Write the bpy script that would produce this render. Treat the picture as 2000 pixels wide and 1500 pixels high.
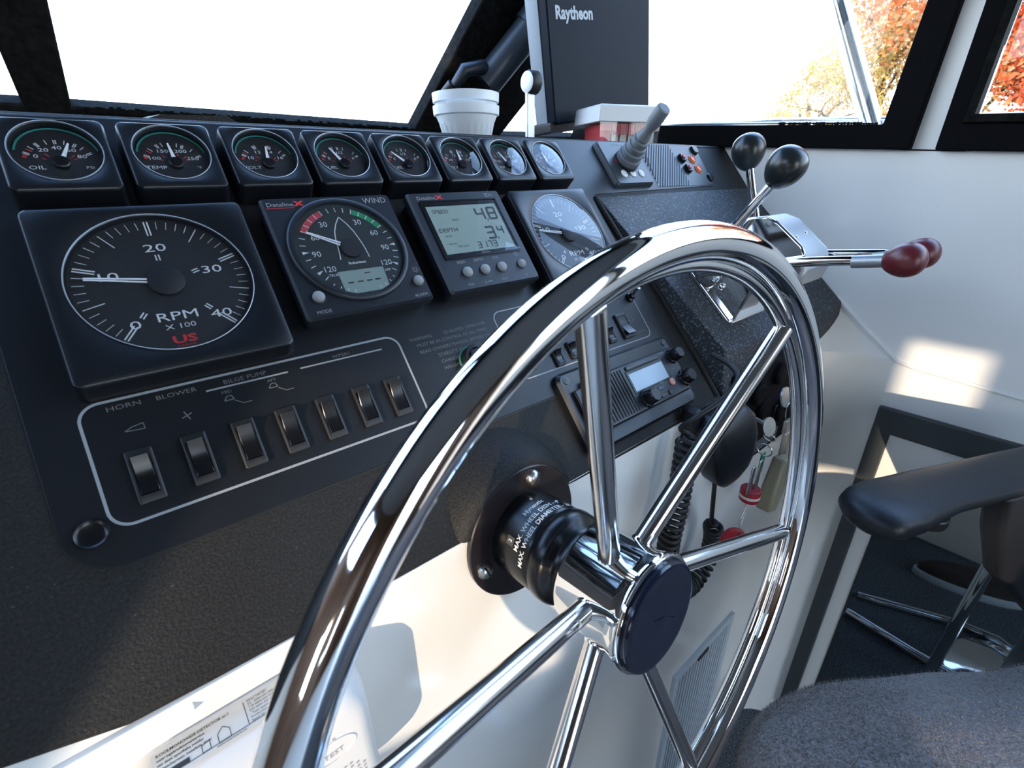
import bpy, bmesh, math, random
import numpy as np
from mathutils import Vector, Matrix, Quaternion, noise
S = bpy.context.scene
for o in list(bpy.data.objects): bpy.data.objects.remove(o, do_unlink=True)
COL = S.collection
R = math.radians
Z0 = 1150.0            # height (mm) of the dashboard origin above the cabin floor
TH = R(50.0)           # slope of the instrument panel
random.seed(7); rng = np.random.default_rng(7)

# ------------------------------------------------------------------ camera
RC = np.array([[0.76695847, -0.42289739, 0.48263082], [0.27040009, 0.89506911, 0.35459142], [-0.58194372, -0.14145348, 0.80083233]])
c_, s_ = math.cos(TH), math.sin(TH)
PW = np.array([[1, 0, 0], [0, c_, -s_], [0, s_, c_]])     # panel axes -> world
RW = RC @ PW.T
cam = bpy.data.cameras.new('camera'); co = bpy.data.objects.new('camera', cam); COL.objects.link(co)
m = Matrix(RW.T.tolist()).to_4x4()
m.translation = Vector((-6.527, -388.736, 96.553 + Z0)) * 0.001
co.matrix_world = m
cam.sensor_width = 36; cam.sensor_fit = 'HORIZONTAL'; cam.lens = 913.01 / 2000 * 36
cam.clip_start = 0.01; cam.clip_end = 500
cam.dof.use_dof = True; cam.dof.focus_distance = 0.50; cam.dof.aperture_fstop = 14.0
S.camera = co

# ------------------------------------------------------------------ world, sun, exposure
W = bpy.data.worlds.new('sky'); S.world = W; W.use_nodes = True
nt = W.node_tree; nt.nodes.clear()
out = nt.nodes.new('ShaderNodeOutputWorld'); bg = nt.nodes.new('ShaderNodeBackground')
tc = nt.nodes.new('ShaderNodeTexCoord'); sx = nt.nodes.new('ShaderNodeSeparateXYZ'); rp = nt.nodes.new('ShaderNodeValToRGB')
nt.links.new(tc.outputs['Generated'], sx.inputs[0]); nt.links.new(sx.outputs['Z'], rp.inputs[0])
e = rp.color_ramp.elements
e[0].position = 0.0; e[0].color = (0.88, 0.94, 1.0, 1)
e[1].position = 1.0; e[1].color = (0.16, 0.36, 0.80, 1)
k = e.new(0.12); k.color = (0.82, 0.92, 1.0, 1)
k = e.new(0.45); k.color = (0.46, 0.66, 0.96, 1)
nt.links.new(rp.outputs[0], bg.inputs[0]); nt.links.new(bg.outputs[0], out.inputs[0])
bg.inputs[1].default_value = 8.2
sun = bpy.data.lights.new('sun', 'SUN'); so = bpy.data.objects.new('sun', sun); COL.objects.link(so)
sun.energy = 5.2; sun.angle = R(0.6); sun.color = (1.0, 0.82, 0.62)
so.rotation_euler = Vector((-0.82, -0.55, 0.115)).to_track_quat('Z', 'Y').to_euler()
so.location = (-5, -4, 3)
S.view_settings.view_transform = 'Standard'; S.view_settings.look = 'None'
S.view_settings.gamma = 1.0; S.view_settings.exposure = 0.0; S.view_settings.use_curve_mapping = False

# ------------------------------------------------------------------ materials
MAT = {}
def mat(name, col, rough=0.5, metal=0.0, spec=0.5, nscale=0, bump=0.0, var=0.0, coat=0.0, emit=None, speck=None, trans=0.0, detail=3, sheen=0.0, dist=0.001, rvar=0.0):
    if name in MAT: return MAT[name]
    M = bpy.data.materials.new(name); M.use_nodes = True; MAT[name] = M
    n = M.node_tree.nodes; l = M.node_tree.links; b = n['Principled BSDF']
    b.inputs['Base Color'].default_value = (*col, 1); b.inputs['Roughness'].default_value = rough
    b.inputs['Metallic'].default_value = metal; b.inputs['Specular IOR Level'].default_value = spec
    b.inputs['Coat Weight'].default_value = coat; b.inputs['Coat Roughness'].default_value = 0.05
    b.inputs['Transmission Weight'].default_value = trans; b.inputs['Sheen Weight'].default_value = sheen
    if emit: b.inputs['Emission Color'].default_value = (*emit[:3], 1); b.inputs['Emission Strength'].default_value = emit[3]
    if nscale:
        t = n.new('ShaderNodeTexCoord'); ns = n.new('ShaderNodeTexNoise'); ns.inputs['Scale'].default_value = nscale; ns.inputs['Detail'].default_value = detail
        l.new(t.outputs['Object'], ns.inputs['Vector'])
        if bump:
            bp = n.new('ShaderNodeBump'); bp.inputs['Strength'].default_value = bump; bp.inputs['Distance'].default_value = dist
            l.new(ns.outputs['Fac'], bp.inputs['Height']); l.new(bp.outputs[0], b.inputs['Normal'])
        if var:
            cr = n.new('ShaderNodeValToRGB'); cr.color_ramp.elements[0].position = 0.3; cr.color_ramp.elements[1].position = 0.7
            cr.color_ramp.elements[0].color = (*[max(0, x * (1 - var)) for x in col], 1); cr.color_ramp.elements[1].color = (*[x * (1 + var) for x in col], 1)
            l.new(ns.outputs['Fac'], cr.inputs[0]); l.new(cr.outputs[0], b.inputs['Base Color'])
            if speck:
                ns2 = n.new('ShaderNodeTexNoise'); ns2.inputs['Scale'].default_value = speck[0]; ns2.inputs['Detail'].default_value = 2
                l.new(t.outputs['Object'], ns2.inputs['Vector'])
                c2 = n.new('ShaderNodeValToRGB'); c2.color_ramp.elements[0].position = speck[1]; c2.color_ramp.elements[1].position = speck[1] + 0.04
                l.new(ns2.outputs['Fac'], c2.inputs[0]); mx = n.new('ShaderNodeMixRGB'); l.new(c2.outputs[0], mx.inputs[0])
                l.new(cr.outputs[0], mx.inputs[1]); mx.inputs[2].default_value = (*speck[2], 1); l.new(mx.outputs[0], b.inputs['Base Color'])
        if rvar:
            n3 = n.new('ShaderNodeTexNoise'); n3.inputs['Scale'].default_value = nscale * 0.05; n3.inputs['Detail'].default_value = 4
            l.new(t.outputs['Object'], n3.inputs['Vector']); mr = n.new('ShaderNodeMapRange')
            mr.inputs['To Min'].default_value = rough - rvar; mr.inputs['To Max'].default_value = rough + rvar
            l.new(n3.outputs['Fac'], mr.inputs['Value']); l.new(mr.outputs[0], b.inputs['Roughness'])
    return M
def glassmat(name, tint=(1, 1, 1), base=0.05, rough=0.0, power=4.0, dirt=0.0):
    M = bpy.data.materials.new(name); M.use_nodes = True; n = M.node_tree.nodes; l = M.node_tree.links; n.clear()
    o = n.new('ShaderNodeOutputMaterial'); mx = n.new('ShaderNodeMixShader'); tr = n.new('ShaderNodeBsdfTransparent'); gl = n.new('ShaderNodeBsdfGlossy')
    tr.inputs[0].default_value = (*tint, 1); gl.inputs['Roughness'].default_value = rough
    lw = n.new('ShaderNodeLayerWeight'); lw.inputs[0].default_value = 0.5
    p = n.new('ShaderNodeMath'); p.operation = 'POWER'; p.inputs[1].default_value = power; l.new(lw.outputs['Facing'], p.inputs[0])
    a = n.new('ShaderNodeMath'); a.operation = 'MULTIPLY_ADD'; a.inputs[1].default_value = 1 - base; a.inputs[2].default_value = base
    l.new(p.outputs[0], a.inputs[0]); l.new(a.outputs[0], mx.inputs[0]); l.new(tr.outputs[0], mx.inputs[1]); l.new(gl.outputs[0], mx.inputs[2])
    l.new(mx.outputs[0], o.inputs[0]); return M
m_dash = mat('textured_black_vinyl', (0.0125, 0.0118, 0.0108), 0.6, spec=0.28, nscale=560, bump=0.8, var=0.6, dist=0.0009, detail=3, speck=(300, 0.70, (0.05, 0.048, 0.045)))
m_board = mat('satin_black_panel', (0.0055, 0.0064, 0.0088), 0.42, spec=0.42, nscale=1400, bump=0.10, var=0.2, dist=0.0003, speck=(900, 0.745, (0.05, 0.05, 0.055)))
m_bezel = mat('black_moulded_plastic', (0.0048, 0.0058, 0.0084), 0.36, spec=0.45, nscale=1600, bump=0.16, var=0.2, dist=0.0003, speck=(700, 0.74, (0.05, 0.055, 0.065)))
m_navy = mat('blue_black_plastic', (0.010, 0.0125, 0.019), 0.40, nscale=1200, bump=0.05, var=0.1)
m_dull = mat('dull_black', (0.006, 0.006, 0.007), 0.6, spec=0.06)
m_black = mat('gloss_black', (0.005, 0.005, 0.006), 0.27, spec=0.4)
m_blackm = mat('matt_black', (0.012, 0.012, 0.013), 0.5)
m_dial = mat('dial_black', (0.010, 0.010, 0.011), 0.6)
m_print = mat('pale_print', (0.62, 0.62, 0.60), 0.6)
m_worn = mat('worn_print', (0.13, 0.13, 0.125), 0.6)
m_line = mat('grey_outline_print', (0.27, 0.28, 0.29), 0.6)
m_red = mat('red_print', (0.50, 0.03, 0.03), 0.5)
m_green = mat('green_print', (0.02, 0.22, 0.10), 0.5)
m_teal = mat('teal_print', (0.03, 0.22, 0.18), 0.5)
m_needle = mat('white_needle', (0.80, 0.80, 0.78), 0.4)
m_lcd = mat('lcd_grey_green', (0.27, 0.33, 0.29), 0.25)
m_lcdlit = mat('lcd_pale_blue', (0.33, 0.42, 0.50), 0.2)
m_lcdink = mat('lcd_ink', (0.02, 0.025, 0.025), 0.5)
m_button = mat('grey_rubber_button', (0.26, 0.265, 0.265), 0.55)
m_white = mat('white_gelcoat', (0.82, 0.80, 0.75), 0.22, nscale=3, var=0.03, coat=0.25)
m_whitew = mat('white_gelcoat_wall', (0.84, 0.83, 0.80), 0.25, nscale=4, var=0.03, coat=0.2, speck=(70, 0.79, (0.2, 0.19, 0.17)))
m_frame = mat('black_window_frame', (0.003, 0.003, 0.004), 0.75, spec=0.08)
m_gasket = mat('weathered_black_rubber', (0.009, 0.009, 0.0085), 0.8, spec=0.06, nscale=120, bump=0.5, var=0.5)
m_chrome = mat('polished_steel', (0.80, 0.80, 0.80), 0.045, metal=1.0)
m_brushed = mat('brushed_steel', (0.62, 0.62, 0.62), 0.16, metal=1.0)
m_satin = mat('satin_aluminium', (0.42, 0.43, 0.44), 0.42, metal=0.85)
m_screw = mat('dull_screw_steel', (0.50, 0.48, 0.45), 0.32, metal=1.0)
m_plum = mat('dark_painted_flange', (0.014, 0.010, 0.011), 0.30)
m_redknob = mat('maroon_knob', (0.115, 0.012, 0.016), 0.36)
m_blkknob = mat('black_knob', (0.012, 0.015, 0.016), 0.30)
m_stick = mat('grey_rubber_stick', (0.14, 0.155, 0.165), 0.55)
m_plate = mat('dark_grey_plate', (0.028, 0.034, 0.042), 0.38)
m_orange = mat('orange_button', (0.85, 0.20, 0.03), 0.4)
m_cup = mat('translucent_white_plastic', (0.82, 0.86, 0.88), 0.35, trans=0.35)
m_lid = mat('ivory_box_lid', (0.60, 0.60, 0.58), 0.4)
m_clear = glassmat('clear_plastic', (0.93, 0.95, 0.96), 0.06)
m_card = mat('paper_card', (0.62, 0.56, 0.50), 0.6)
m_cardred = mat('red_card_print', (0.55, 0.05, 0.06), 0.5)
m_radar = mat('charcoal_display_cover', (0.002, 0.006, 0.014), 0.55, spec=0.1, nscale=900, bump=0.08)
m_motor = mat('dark_slate_motor', (.02, .027, .036), .4)
m_radside = mat('pale_display_side', (0.22, 0.25, 0.28), 0.5)
m_lens = glassmat('gauge_lens', (0.97, 0.98, 1.0), 0.03, 0.0, 4.1)
m_pane = glassmat('window_pane', (0.97, 0.985, 0.98), 0.04, 0.0, 5.0)
m_mirror = mat('smoked_mirror', (0.34, 0.37, 0.38), 0.02, metal=1.0)
m_greytrim = mat('slate_trim_strip', (0.045, 0.052, 0.056), 0.5)
m_carpet = mat('charcoal_carpet', (0.11, 0.12, 0.135), 0.95, nscale=260, bump=1.0, var=0.7, dist=0.004, spec=0.1)
m_plush = mat('grey_plush', (0.225, 0.198, 0.186), 0.95, nscale=420, bump=0.9, var=0.35, sheen=0.35, dist=0.003, spec=0.1)
m_leather = mat('black_leather', (0.011, 0.012, 0.015), 0.42, spec=0.32, nscale=420, bump=0.35, var=0.2, dist=0.0006)
m_rubber = mat('black_rubber_cord', (0.012, 0.012, 0.012), 0.5)
m_det = mat('white_detector_plastic', (0.70, 0.69, 0.67), 0.35)
m_label = mat('silver_label', (0.62, 0.60, 0.55), 0.4)
m_ink = mat('black_ink', (0.03, 0.03, 0.03), 0.6)
m_inkgrey = mat('grey_ink', (0.35, 0.36, 0.38), 0.6)
m_vent = mat('pale_blue_vent', (0.50, 0.56, 0.60), 0.4)
m_key = mat('nickel_key', (0.50, 0.49, 0.46), 0.3, metal=1.0)
m_tan = mat('tan_resin_tag', (0.30, 0.26, 0.17), 0.35)
m_redfloat = mat('red_foam', (0.30, 0.010, 0.022), 0.5)
m_rope = mat('cream_string', (0.6, 0.56, 0.48), 0.8)
m_blueled = mat('blue_indicator', (0.02, 0.06, 0.8), 0.3, emit=(0.02, 0.08, 1.0, 1.2))
m_ceil = mat('cabin_headliner', (0.20, 0.19, 0.18), 0.8)
m_wood = mat('teak_veneer', (0.09, 0.048, 0.028), 0.4, nscale=8, var=0.3)
m_water = mat('green_grey_water', (0.03, 0.045, 0.05), 0.08, nscale=1.2, bump=0.4, dist=0.05)
m_bank = mat('grass_bank', (0.12, 0.11, 0.04), 0.9, nscale=2, var=0.5)
m_bark = mat('tree_bark', (0.09, 0.07, 0.05), 0.9, nscale=20, var=0.4, bump=0.5)
m_brass = mat('brass', (0.6, 0.42, 0.15), 0.3, metal=1.0)

# ------------------------------------------------------------------ mesh builder (all lengths in mm)
class B:
    def __init__(s): s.v = []; s.f = []
    def add(s, vs, fs, M=None):
        o = len(s.v)
        if M is not None: vs = [tuple(M @ Vector(v)) for v in vs]
        s.v += [tuple(v) for v in vs]; s.f += [tuple(i + o for i in f) for f in fs]; return s
    def box(s, x0, x1, y0, y1, z0, z1, M=None):
        return s.add([(x0, y0, z0), (x1, y0, z0), (x1, y1, z0), (x0, y1, z0), (x0, y0, z1), (x1, y0, z1), (x1, y1, z1), (x0, y1, z1)],
                     [(0, 3, 2, 1), (4, 5, 6, 7), (0, 1, 5, 4), (1, 2, 6, 5), (2, 3, 7, 6), (3, 0, 4, 7)], M)
    def loft(s, rings, cap0=True, cap1=True, closed=True, M=None, loop=False):
        n = len(rings[0]); vs = [p for r in rings for p in r]; fs = []
        K = len(rings)
        for a in range(K if loop else K - 1):
            b = (a + 1) % K
            for i in range(n if closed else n - 1):
                j = (i + 1) % n; fs.append((a * n + i, a * n + j, b * n + j, b * n + i))
        if not loop:
            if cap0: fs.append(tuple(range(n))[::-1])
            if cap1: fs.append(tuple((K - 1) * n + i for i in range(n)))
        return s.add(vs, fs, M)
    def lathe(s, prof, n=48, M=None, cap=True, a0=0, a1=2 * math.pi, cx=0, cy=0):
        full = abs(a1 - a0 - 2 * math.pi) < 1e-6
        rings = []
        for r, z in prof: rings.append([(cx + r * math.cos(a0 + (a1 - a0) * i / (n if full else n - 1)), cy + r * math.sin(a0 + (a1 - a0) * i / (n if full else n - 1)), z) for i in range(n)])
        return s.loft(rings, cap, cap, full, M)
    def prism(s, pts, z0, z1, M=None):
        return s.loft([[(x, y, z0) for x, y in pts], [(x, y, z1) for x, y in pts]], M=M)
    def tube(s, pts, r, n=12, cap=True, closed=False, M=None):
        P = [Vector(p) for p in pts]; K = len(P); rings = []; up = None
        rr = r if hasattr(r, '__len__') else [r] * K
        for i, p in enumerate(P):
            t = (P[(i + 1) % K] - P[i - 1]) if (closed or 0 < i < K - 1) else (P[1] - P[0] if i == 0 else P[-1] - P[-2])
            t.normalize()
            if up is None: up = t.orthogonal().normalized()
            up = (up - t * up.dot(t)); up.normalize(); w = t.cross(up)
            rings.append([tuple(p + rr[i] * (math.cos(2 * math.pi * k / n) * up + math.sin(2 * math.pi * k / n) * w)) for k in range(n)])
        return s.loft(rings, cap, cap, True, M, loop=closed)
    def torus(s, R_, r, n=96, k=16, z=0, M=None, sy=1.0):
        rings = [[((R_ + r * math.cos(2 * math.pi * j / k)) * math.cos(2 * math.pi * i / n), (R_ + r * math.cos(2 * math.pi * j / k)) * math.sin(2 * math.pi * i / n), z + sy * r * math.sin(2 * math.pi * j / k)) for j in range(k)] for i in range(n)]
        return s.loft(rings, loop=True, M=M)
    def ell(s, c, r, n=24, k=16, M=None, f=None):
        rings = []
        for a in range(1, k):
            t = math.pi * a / k
            rings.append([(c[0] + r[0] * math.sin(t) * math.cos(2 * math.pi * i / n), c[1] + r[1] * math.sin(t) * math.sin(2 * math.pi * i / n), c[2] - r[2] * math.cos(t)) for i in range(n)])
        return s.loft(rings, M=M)
    def seg(s, x0, y0, x1, y1, w, z):
        d = math.hypot(x1 - x0, y1 - y0); nx, ny = -(y1 - y0) / d * w / 2, (x1 - x0) / d * w / 2
        return s.add([(x0 + nx, y0 + ny, z), (x0 - nx, y0 - ny, z), (x1 - nx, y1 - ny, z), (x1 + nx, y1 + ny, z)], [(0, 1, 2, 3)])
    def poly(s, pts, w, z, closed=False):
        n = len(pts)
        for i in range(n if closed else n - 1):
            a, b = pts[i], pts[(i + 1) % n]; s.seg(*a, *b, w, z)
        return s
    def arc(s, R0, R1, a0, a1, z, n=24, cx=0, cy=0):     # dial angle: 0 up, clockwise
        pts = []
        for R_ in (R0, R1): pts += [(cx + R_ * math.sin(R(a0 + (a1 - a0) * i / n)), cy + R_ * math.cos(R(a0 + (a1 - a0) * i / n)), z) for i in range(n + 1)]
        return s.add(pts, [(i, i + 1, n + 2 + i, n + 1 + i) for i in range(n)])
    def tick(s, a, r0, r1, w, z, cx=0, cy=0):
        sn, cs = math.sin(R(a)), math.cos(R(a)); return s.seg(cx + r0 * sn, cy + r0 * cs, cx + r1 * sn, cy + r1 * cs, w, z)
    def obj(s, name, m_, parent=None, loc=None, rot=None, smooth=35, bevel=0, seg=2, recalc=True):
        me = bpy.data.meshes.new(name)
        me.from_pydata([(x * .001, y * .001, z * .001) for x, y, z in s.v], [], s.f)
        if recalc:
            bm = bmesh.new(); bm.from_mesh(me); bmesh.ops.recalc_face_normals(bm, faces=bm.faces); bm.to_mesh(me); bm.free()
        me.materials.append(m_)
        if smooth: me.shade_smooth(); me.set_sharp_from_angle(angle=R(smooth))
        o = bpy.data.objects.new(name, me); COL.objects.link(o)
        if parent: o.parent = parent
        if loc is not None: o.location = Vector(loc) * .001
        if rot is not None: o.rotation_euler = rot
        if bevel:
            b = o.modifiers.new('bevel', 'BEVEL'); b.width = bevel * .001; b.segments = seg; b.limit_method = 'ANGLE'; b.angle_limit = R(40); b.harden_normals = False
        return o
def p2w(x, y, z=0): return (x, y * c_ - z * s_, y * s_ + z * c_ + Z0)
def thing(name, label, cat, loc=(0, 0, 0), rot=(0, 0, 0), group=None):
    o = bpy.data.objects.new(name, None); COL.objects.link(o); o.location = Vector(loc) * .001
    if isinstance(rot, Quaternion): rot = rot.to_euler()
    o.rotation_euler = rot; o.empty_display_size = 0.02
    o['label'] = label; o['category'] = cat
    if group: o['group'] = group
    return o
def pthing(name, label, cat, x, y, z=0, group=None, spin=0):       # thing standing on the sloping panel
    return thing(name, label, cat, p2w(x, y, z), (TH, 0, 0), group)
def tag(o, label, cat, group=None):
    o['label'] = label; o['category'] = cat
    if group: o['group'] = group
    return o
def struct(o, label=None):
    o['kind'] = 'structure'
    if label: o['label'] = label
    return o
def rrect(hw, hh, r, n=64, cx=0, cy=0):
    pts = []; q = n // 4
    for k, (sx_, sy_) in enumerate(((1, 1), (-1, 1), (-1, -1), (1, -1))):
        for i in range(q):
            a = math.pi / 2 * (k + i / (q - 1)); pts.append((cx + sx_ * (hw - r) + r * math.cos(a), cy + sy_ * (hh - r) + r * math.sin(a)))
    return pts
def ring(r, n=64, cx=0, cy=0):
    q = n // 4; return [(cx + r * math.cos(math.pi / 2 * (k + i / (q - 1) * 0.999)), cy + r * math.sin(math.pi / 2 * (k + i / (q - 1) * 0.999))) for k in range(4) for i in range(q)]
def lift(pts, z): return [(x, y, z) for x, y in pts]
_dg = None
def text(b, s, x, y, size, z=0.0, sx_=1.0, rot=0.0, align='CENTER', M=None, bold=0.0, italic=0.0):
    cu = bpy.data.curves.new('t', 'FONT'); cu.body = s; cu.size = size; cu.align_x = align; cu.align_y = 'CENTER'; cu.resolution_u = 2; cu.offset = bold; cu.shear = italic
    o = bpy.data.objects.new('t', cu); COL.objects.link(o); bpy.context.view_layer.update()
    me = bpy.data.meshes.new_from_object(o.evaluated_get(bpy.context.evaluated_depsgraph_get()))
    bpy.data.objects.remove(o); ca, sa = math.cos(rot), math.sin(rot)
    vs = []
    for v in me.vertices:
        px, py = v.co.x * sx_, v.co.y; vs.append((x + px * ca - py * sa, y + px * sa + py * ca, z))
    b.add(vs, [tuple(p.vertices) for p in me.polygons], M); bpy.data.meshes.remove(me); bpy.data.curves.remove(cu)
def printed(b, name, m_, parent, loc=None, rot=None, label=None):
    o = b.obj(name, m_, parent, loc, rot, smooth=0, recalc=False); o['kind'] = 'stuff'
    if label: o['label'] = label
    return o
Zv = Vector((0, 0, 1))

# ================================================================== SETTING
FL = 0.0
def wz(z): return z + Z0
# floor
b = B().box(-1300, 960, -2700, 100, -30, 0)
struct(b.obj('floor', m_carpet, smooth=0), 'dark charcoal carpet on the cabin floor')
# front face below the dash, running into the starboard wall with a soft vertical corner
path = [(-1250, -141), (700, -141), (775, -142)] + [(775 + 175 * math.sin(R(a)), -237 + 95 * math.cos(R(a))) for a in range(10, 91, 10)]
def facewall():
    b = B(); n = len(path); vs = []
    for x, y in path: vs.append((x, y, 0))
    for i, (x, y) in enumerate(path):
        t = max(0, (x - 800) / 150); vs.append((x, y, wz(-168) + t * -26))
    for x, y in path: vs.append((x, y + 25 if x < 940 else y + 5, 0))
    for i, (x, y) in enumerate(path):
        t = max(0, (x - 800) / 150); vs.append((x, y + 25 if x < 940 else y + 5, wz(-168) + t * -26))
    f = []
    for i in range(n - 1):
        f.append((i, i + 1, n + i + 1, n + i)); f.append((2 * n + i + 1, 2 * n + i, 3 * n + i, 3 * n + i + 1)); f.append((n + i, n + i + 1, 3 * n + i + 1, 3 * n + i))
    b.add(vs, f)
    # shelf closing the corner below the throttle pod
    top = [(x, y, wz(-168) + max(0, (x - 800) / 150) * -26) for x, y in path[2:]]
    c = (952, -95, wz(-85)); d = (775, -100, wz(-140)); vs = [c, d] + top
    b.add(vs, [(0, i + 1, i + 2) for i in range(0, len(top))])
    return b
struct(facewall().obj('wall_front', m_white, smooth=50), 'white moulded console face below the dashboard')
# starboard wall: lower panel, sill line, mullion, header
def sill(y): return wz(152 - 0.0637 * (250 - y))
X0 = 950
def quadx(b, pts, x0, x1):     # pts (y,z) extruded in x
    n = len(pts); vs = [(x0, y, z) for y, z in pts] + [(x1, y, z) for y, z in pts]
    f = [tuple(range(n)), tuple(range(2 * n - 1, n - 1, -1))] + [(i, n + i, n + (i + 1) % n, (i + 1) % n) for i in range(n)]
    return b.add(vs, f)
b = B()
quadx(b, [(540, sill(540)), (540, wz(-300)), (-40, wz(-300)), (-237, 0), (-2700, 0), (-2700, sill(-2700)), (-1000, sill(-1000))], X0, X0 + 40)
quadx(b, [(-150, sill(-150) - 2), (-236, sill(-236) - 2), (-252, wz(860)), (-204, wz(860))], X0, X0 + 12)
quadx(b, [(180, wz(850)), (-2700, wz(850)), (-2700, wz(970)), (110, wz(970))], X0, X0 + 40)
quadx(b, [(-1000, sill(-1000) - 2), (-1080, sill(-1080) - 2), (-1080, wz(860)), (-1000, wz(860))], X0, X0 + 40)
quadx(b, [(-2000, sill(-2000) - 2), (-2700, sill(-2700) - 2), (-2700, wz(860)), (-2000, wz(860))], X0, X0 + 40)
struct(b.obj('wall_right', m_whitew, smooth=0), 'white starboard cabin wall under and between the side windows')
# soft raised moulding line (crease) on the wall
cr = [(948, -130, wz(-105)), (948, -240, wz(-194)), (949, -262, wz(-199)), (949, -394, wz(-209)), (949, -1200, wz(-268)), (949, -2600, wz(-370))]
struct(B().tube(cr, 3, 10).obj('trim_1', m_whitew), 'thin raised white moulding line along the starboard wall')
# unseen port wall, its openings shaped to throw the sun patches and skylight
b = B()
def quady(b, x0, x1, y0, y1, z0, z1): return b.box(x0, x1, y0, y1, z0, z1)
zb, zt = wz(-165), wz(150)
b.box(-1240, -1200, -2700, 560, zt, wz(520)); b.box(-1240, -1200, -2700, 560, wz(860), 2120); b.box(-1240, -1200, -2700, -760, wz(520), wz(860)); b.box(-1240, -1200, 200, 560, wz(520), wz(860)); b.box(-1240, -1200, -877, 560, 0, zt); b.box(-1240, -1200, -1520, -1150, 0, zt); b.box(-1240, -1200, -1692, -1520, 0, wz(-170)); b.box(-1240, -1200, -1692, -1520, wz(-118), zt); b.box(-1240, -1200, -2700, -1815, 0, zt)
b.box(-1240, -1200, -1815, -1692, 0, wz(-165))
quadx(b, [(-877, 0), (-1150, 0), (-1150, wz(-222)), (-969, wz(-151)), (-877, wz(-128))], -1240, -1200)
struct(b.obj('wall_left', m_wood, smooth=0), 'unseen teak lined port cabin wall with openings shaped for the sunlight')
# aft bulkhead with open companionway
b = B(); b.box(-1240, -500, -2740, -2700, 0, 2120); b.box(300, 990, -2740, -2700, 0, 2120); b.box(-500, 300, -2740, -2700, 1900, 2120)
struct(b.obj('wall_back', m_wood, smooth=0), 'teak aft bulkhead with open doorway')
struct(B().box(-1240, 990, -2740, 100, 2100, 2140).obj('ceiling', m_ceil, smooth=0), 'dim cabin headliner')
# foredeck outside
struct(B().box(-1600, 1500, 560, 4200, wz(60), wz(118)).obj('trim_2', m_white, smooth=0), 'white foredeck outside the windscreen')
# port settee locker (low white box whose side shows in the smoked mirror)
b = B().prism(rrect(540, 900, 30, 32, -640, -1130), 0, 560)
tag(b.obj('locker_box', m_white, bevel=8), 'long low white locker box along the port side of the cabin', 'locker')

# ------------------------------------------------------------------ windscreen (raked plane) : local x right, y up the glass, z towards cabin
RK = R(120); WS0 = (0, 520, wz(190))
def ws(name, x0=0): return None
wroot = thing('window_1', '', 'window', WS0, (RK, 0, 0)); del wroot['label']; del wroot['category']; struct(wroot, 'raked windscreen with black rubber frame')
def wsl(X, Y, Z): # world mm (dash origin) -> local windscreen coords
    dy, dz = Y - 520, Z - 190; return (X, dy * math.cos(RK) + dz * math.sin(RK))
b = B(); b.prism([(-1240, -55), (960, -60), (960, -2), (720, -8), (505, -3), (4, 2), (-60, 2), (-1240, 4)], -14, 12)
b.prism([(501, -10), (712, -10), (800, 130), (1010, 760), (850, 760), (640, 310), (592, 212)], -16, 14)
b.prism([(-41, -4), (5, -4), (15, 110), (80, 760), (-20, 760), (-43, 110)], -14, 12)
b.prism([(-1240, 560), (960, 560), (960, 860), (-1240, 860)], -14, 12)  # header out of view, deepened to block sky reflections in the gauges
b.obj('window_frame', m_gasket, wroot, bevel=3)
ragged = B()
for i in range(120):
    x = 20 + i * 4 + random.uniform(-1, 1); h = random.uniform(1.5, 5.0); ragged.box(x, x + 4.4, -4, h + 1.5 - i * 0.05, 9, 13.5)
ragged.obj('sealant_bead', m_gasket, wroot, smooth=0)
b = B(); b.add([(5, 0, 0), (505, -5, 0), (850, 745, 0), (78, 745, 0)], [(0, 1, 2, 3)]); b.obj('pane', m_pane, wroot, smooth=0)
b = B(); b.add([(-1200, 0, 0), (-41, 0, 0), (-20, 745, 0), (-1200, 745, 0)], [(0, 1, 2, 3)]); b.obj('pane', m_pane, wroot, smooth=0)
b = B(); b.add([(705, -5, 0), (950, -5, 0), (950, 580, 0)], [(0, 1, 2)]); b.obj('pane', m_pane, wroot, smooth=0)

# side windows in the starboard wall
def sidewin(name, inner, outer, label):
    r = thing(name, '', 'window', (X0, 0, 0)); del r['label']; del r['category']; struct(r, label)
    b = B(); n = len(inner)
    vs = [(-16, *p) for p in outer] + [(-16, *p) for p in inner] + [(24, *p) for p in outer] + [(24, *p) for p in inner]
    f = []
    for i in range(n):
        j = (i + 1) % n; f += [(i, j, n + j, n + i), (2 * n + j, 2 * n + i, 3 * n + i, 3 * n + j), (n + i, n + j, 3 * n + j, 3 * n + i), (j, i, 2 * n + i, 2 * n + j)]
    b.add(vs, f); b.obj('window_frame', m_frame, r, smooth=0, bevel=2.5)
    b = B(); b.add([(12, *p) for p in inner], [tuple(range(n))]); b.obj('pane', m_pane, r, smooth=0)
    return r, inner
w2, inn = sidewin('window_2', [(470, wz(203)), (-133, wz(160)), (-190, wz(820)), (180, wz(820))], [(520, sill(520) - 3), (-174, sill(-174) - 1), (-212, wz(860)), (140, wz(860))], 'forward starboard side window with black frame')
w3, inn3 = sidewin('window_3', [(-226, wz(155)), (-960, wz(108)), (-960, wz(820)), (-248, wz(820))], [(-204, sill(-204) - 1), (-1000, sill(-1000)), (-1000, wz(860)), (-222, wz(860))], 'aft starboard side window with black frame')
b = B()
iy = [(-236, wz(164)), (-950, wz(118)), (-950, wz(810)), (-258, wz(810))]
oy = [(-226, wz(155)), (-960, wz(108)), (-960, wz(820)), (-248, wz(820))]
vs = [(-22, *p) for p in oy] + [(-22, *p) for p in iy] + [(6, *p) for p in oy] + [(6, *p) for p in iy]
f = []
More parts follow.
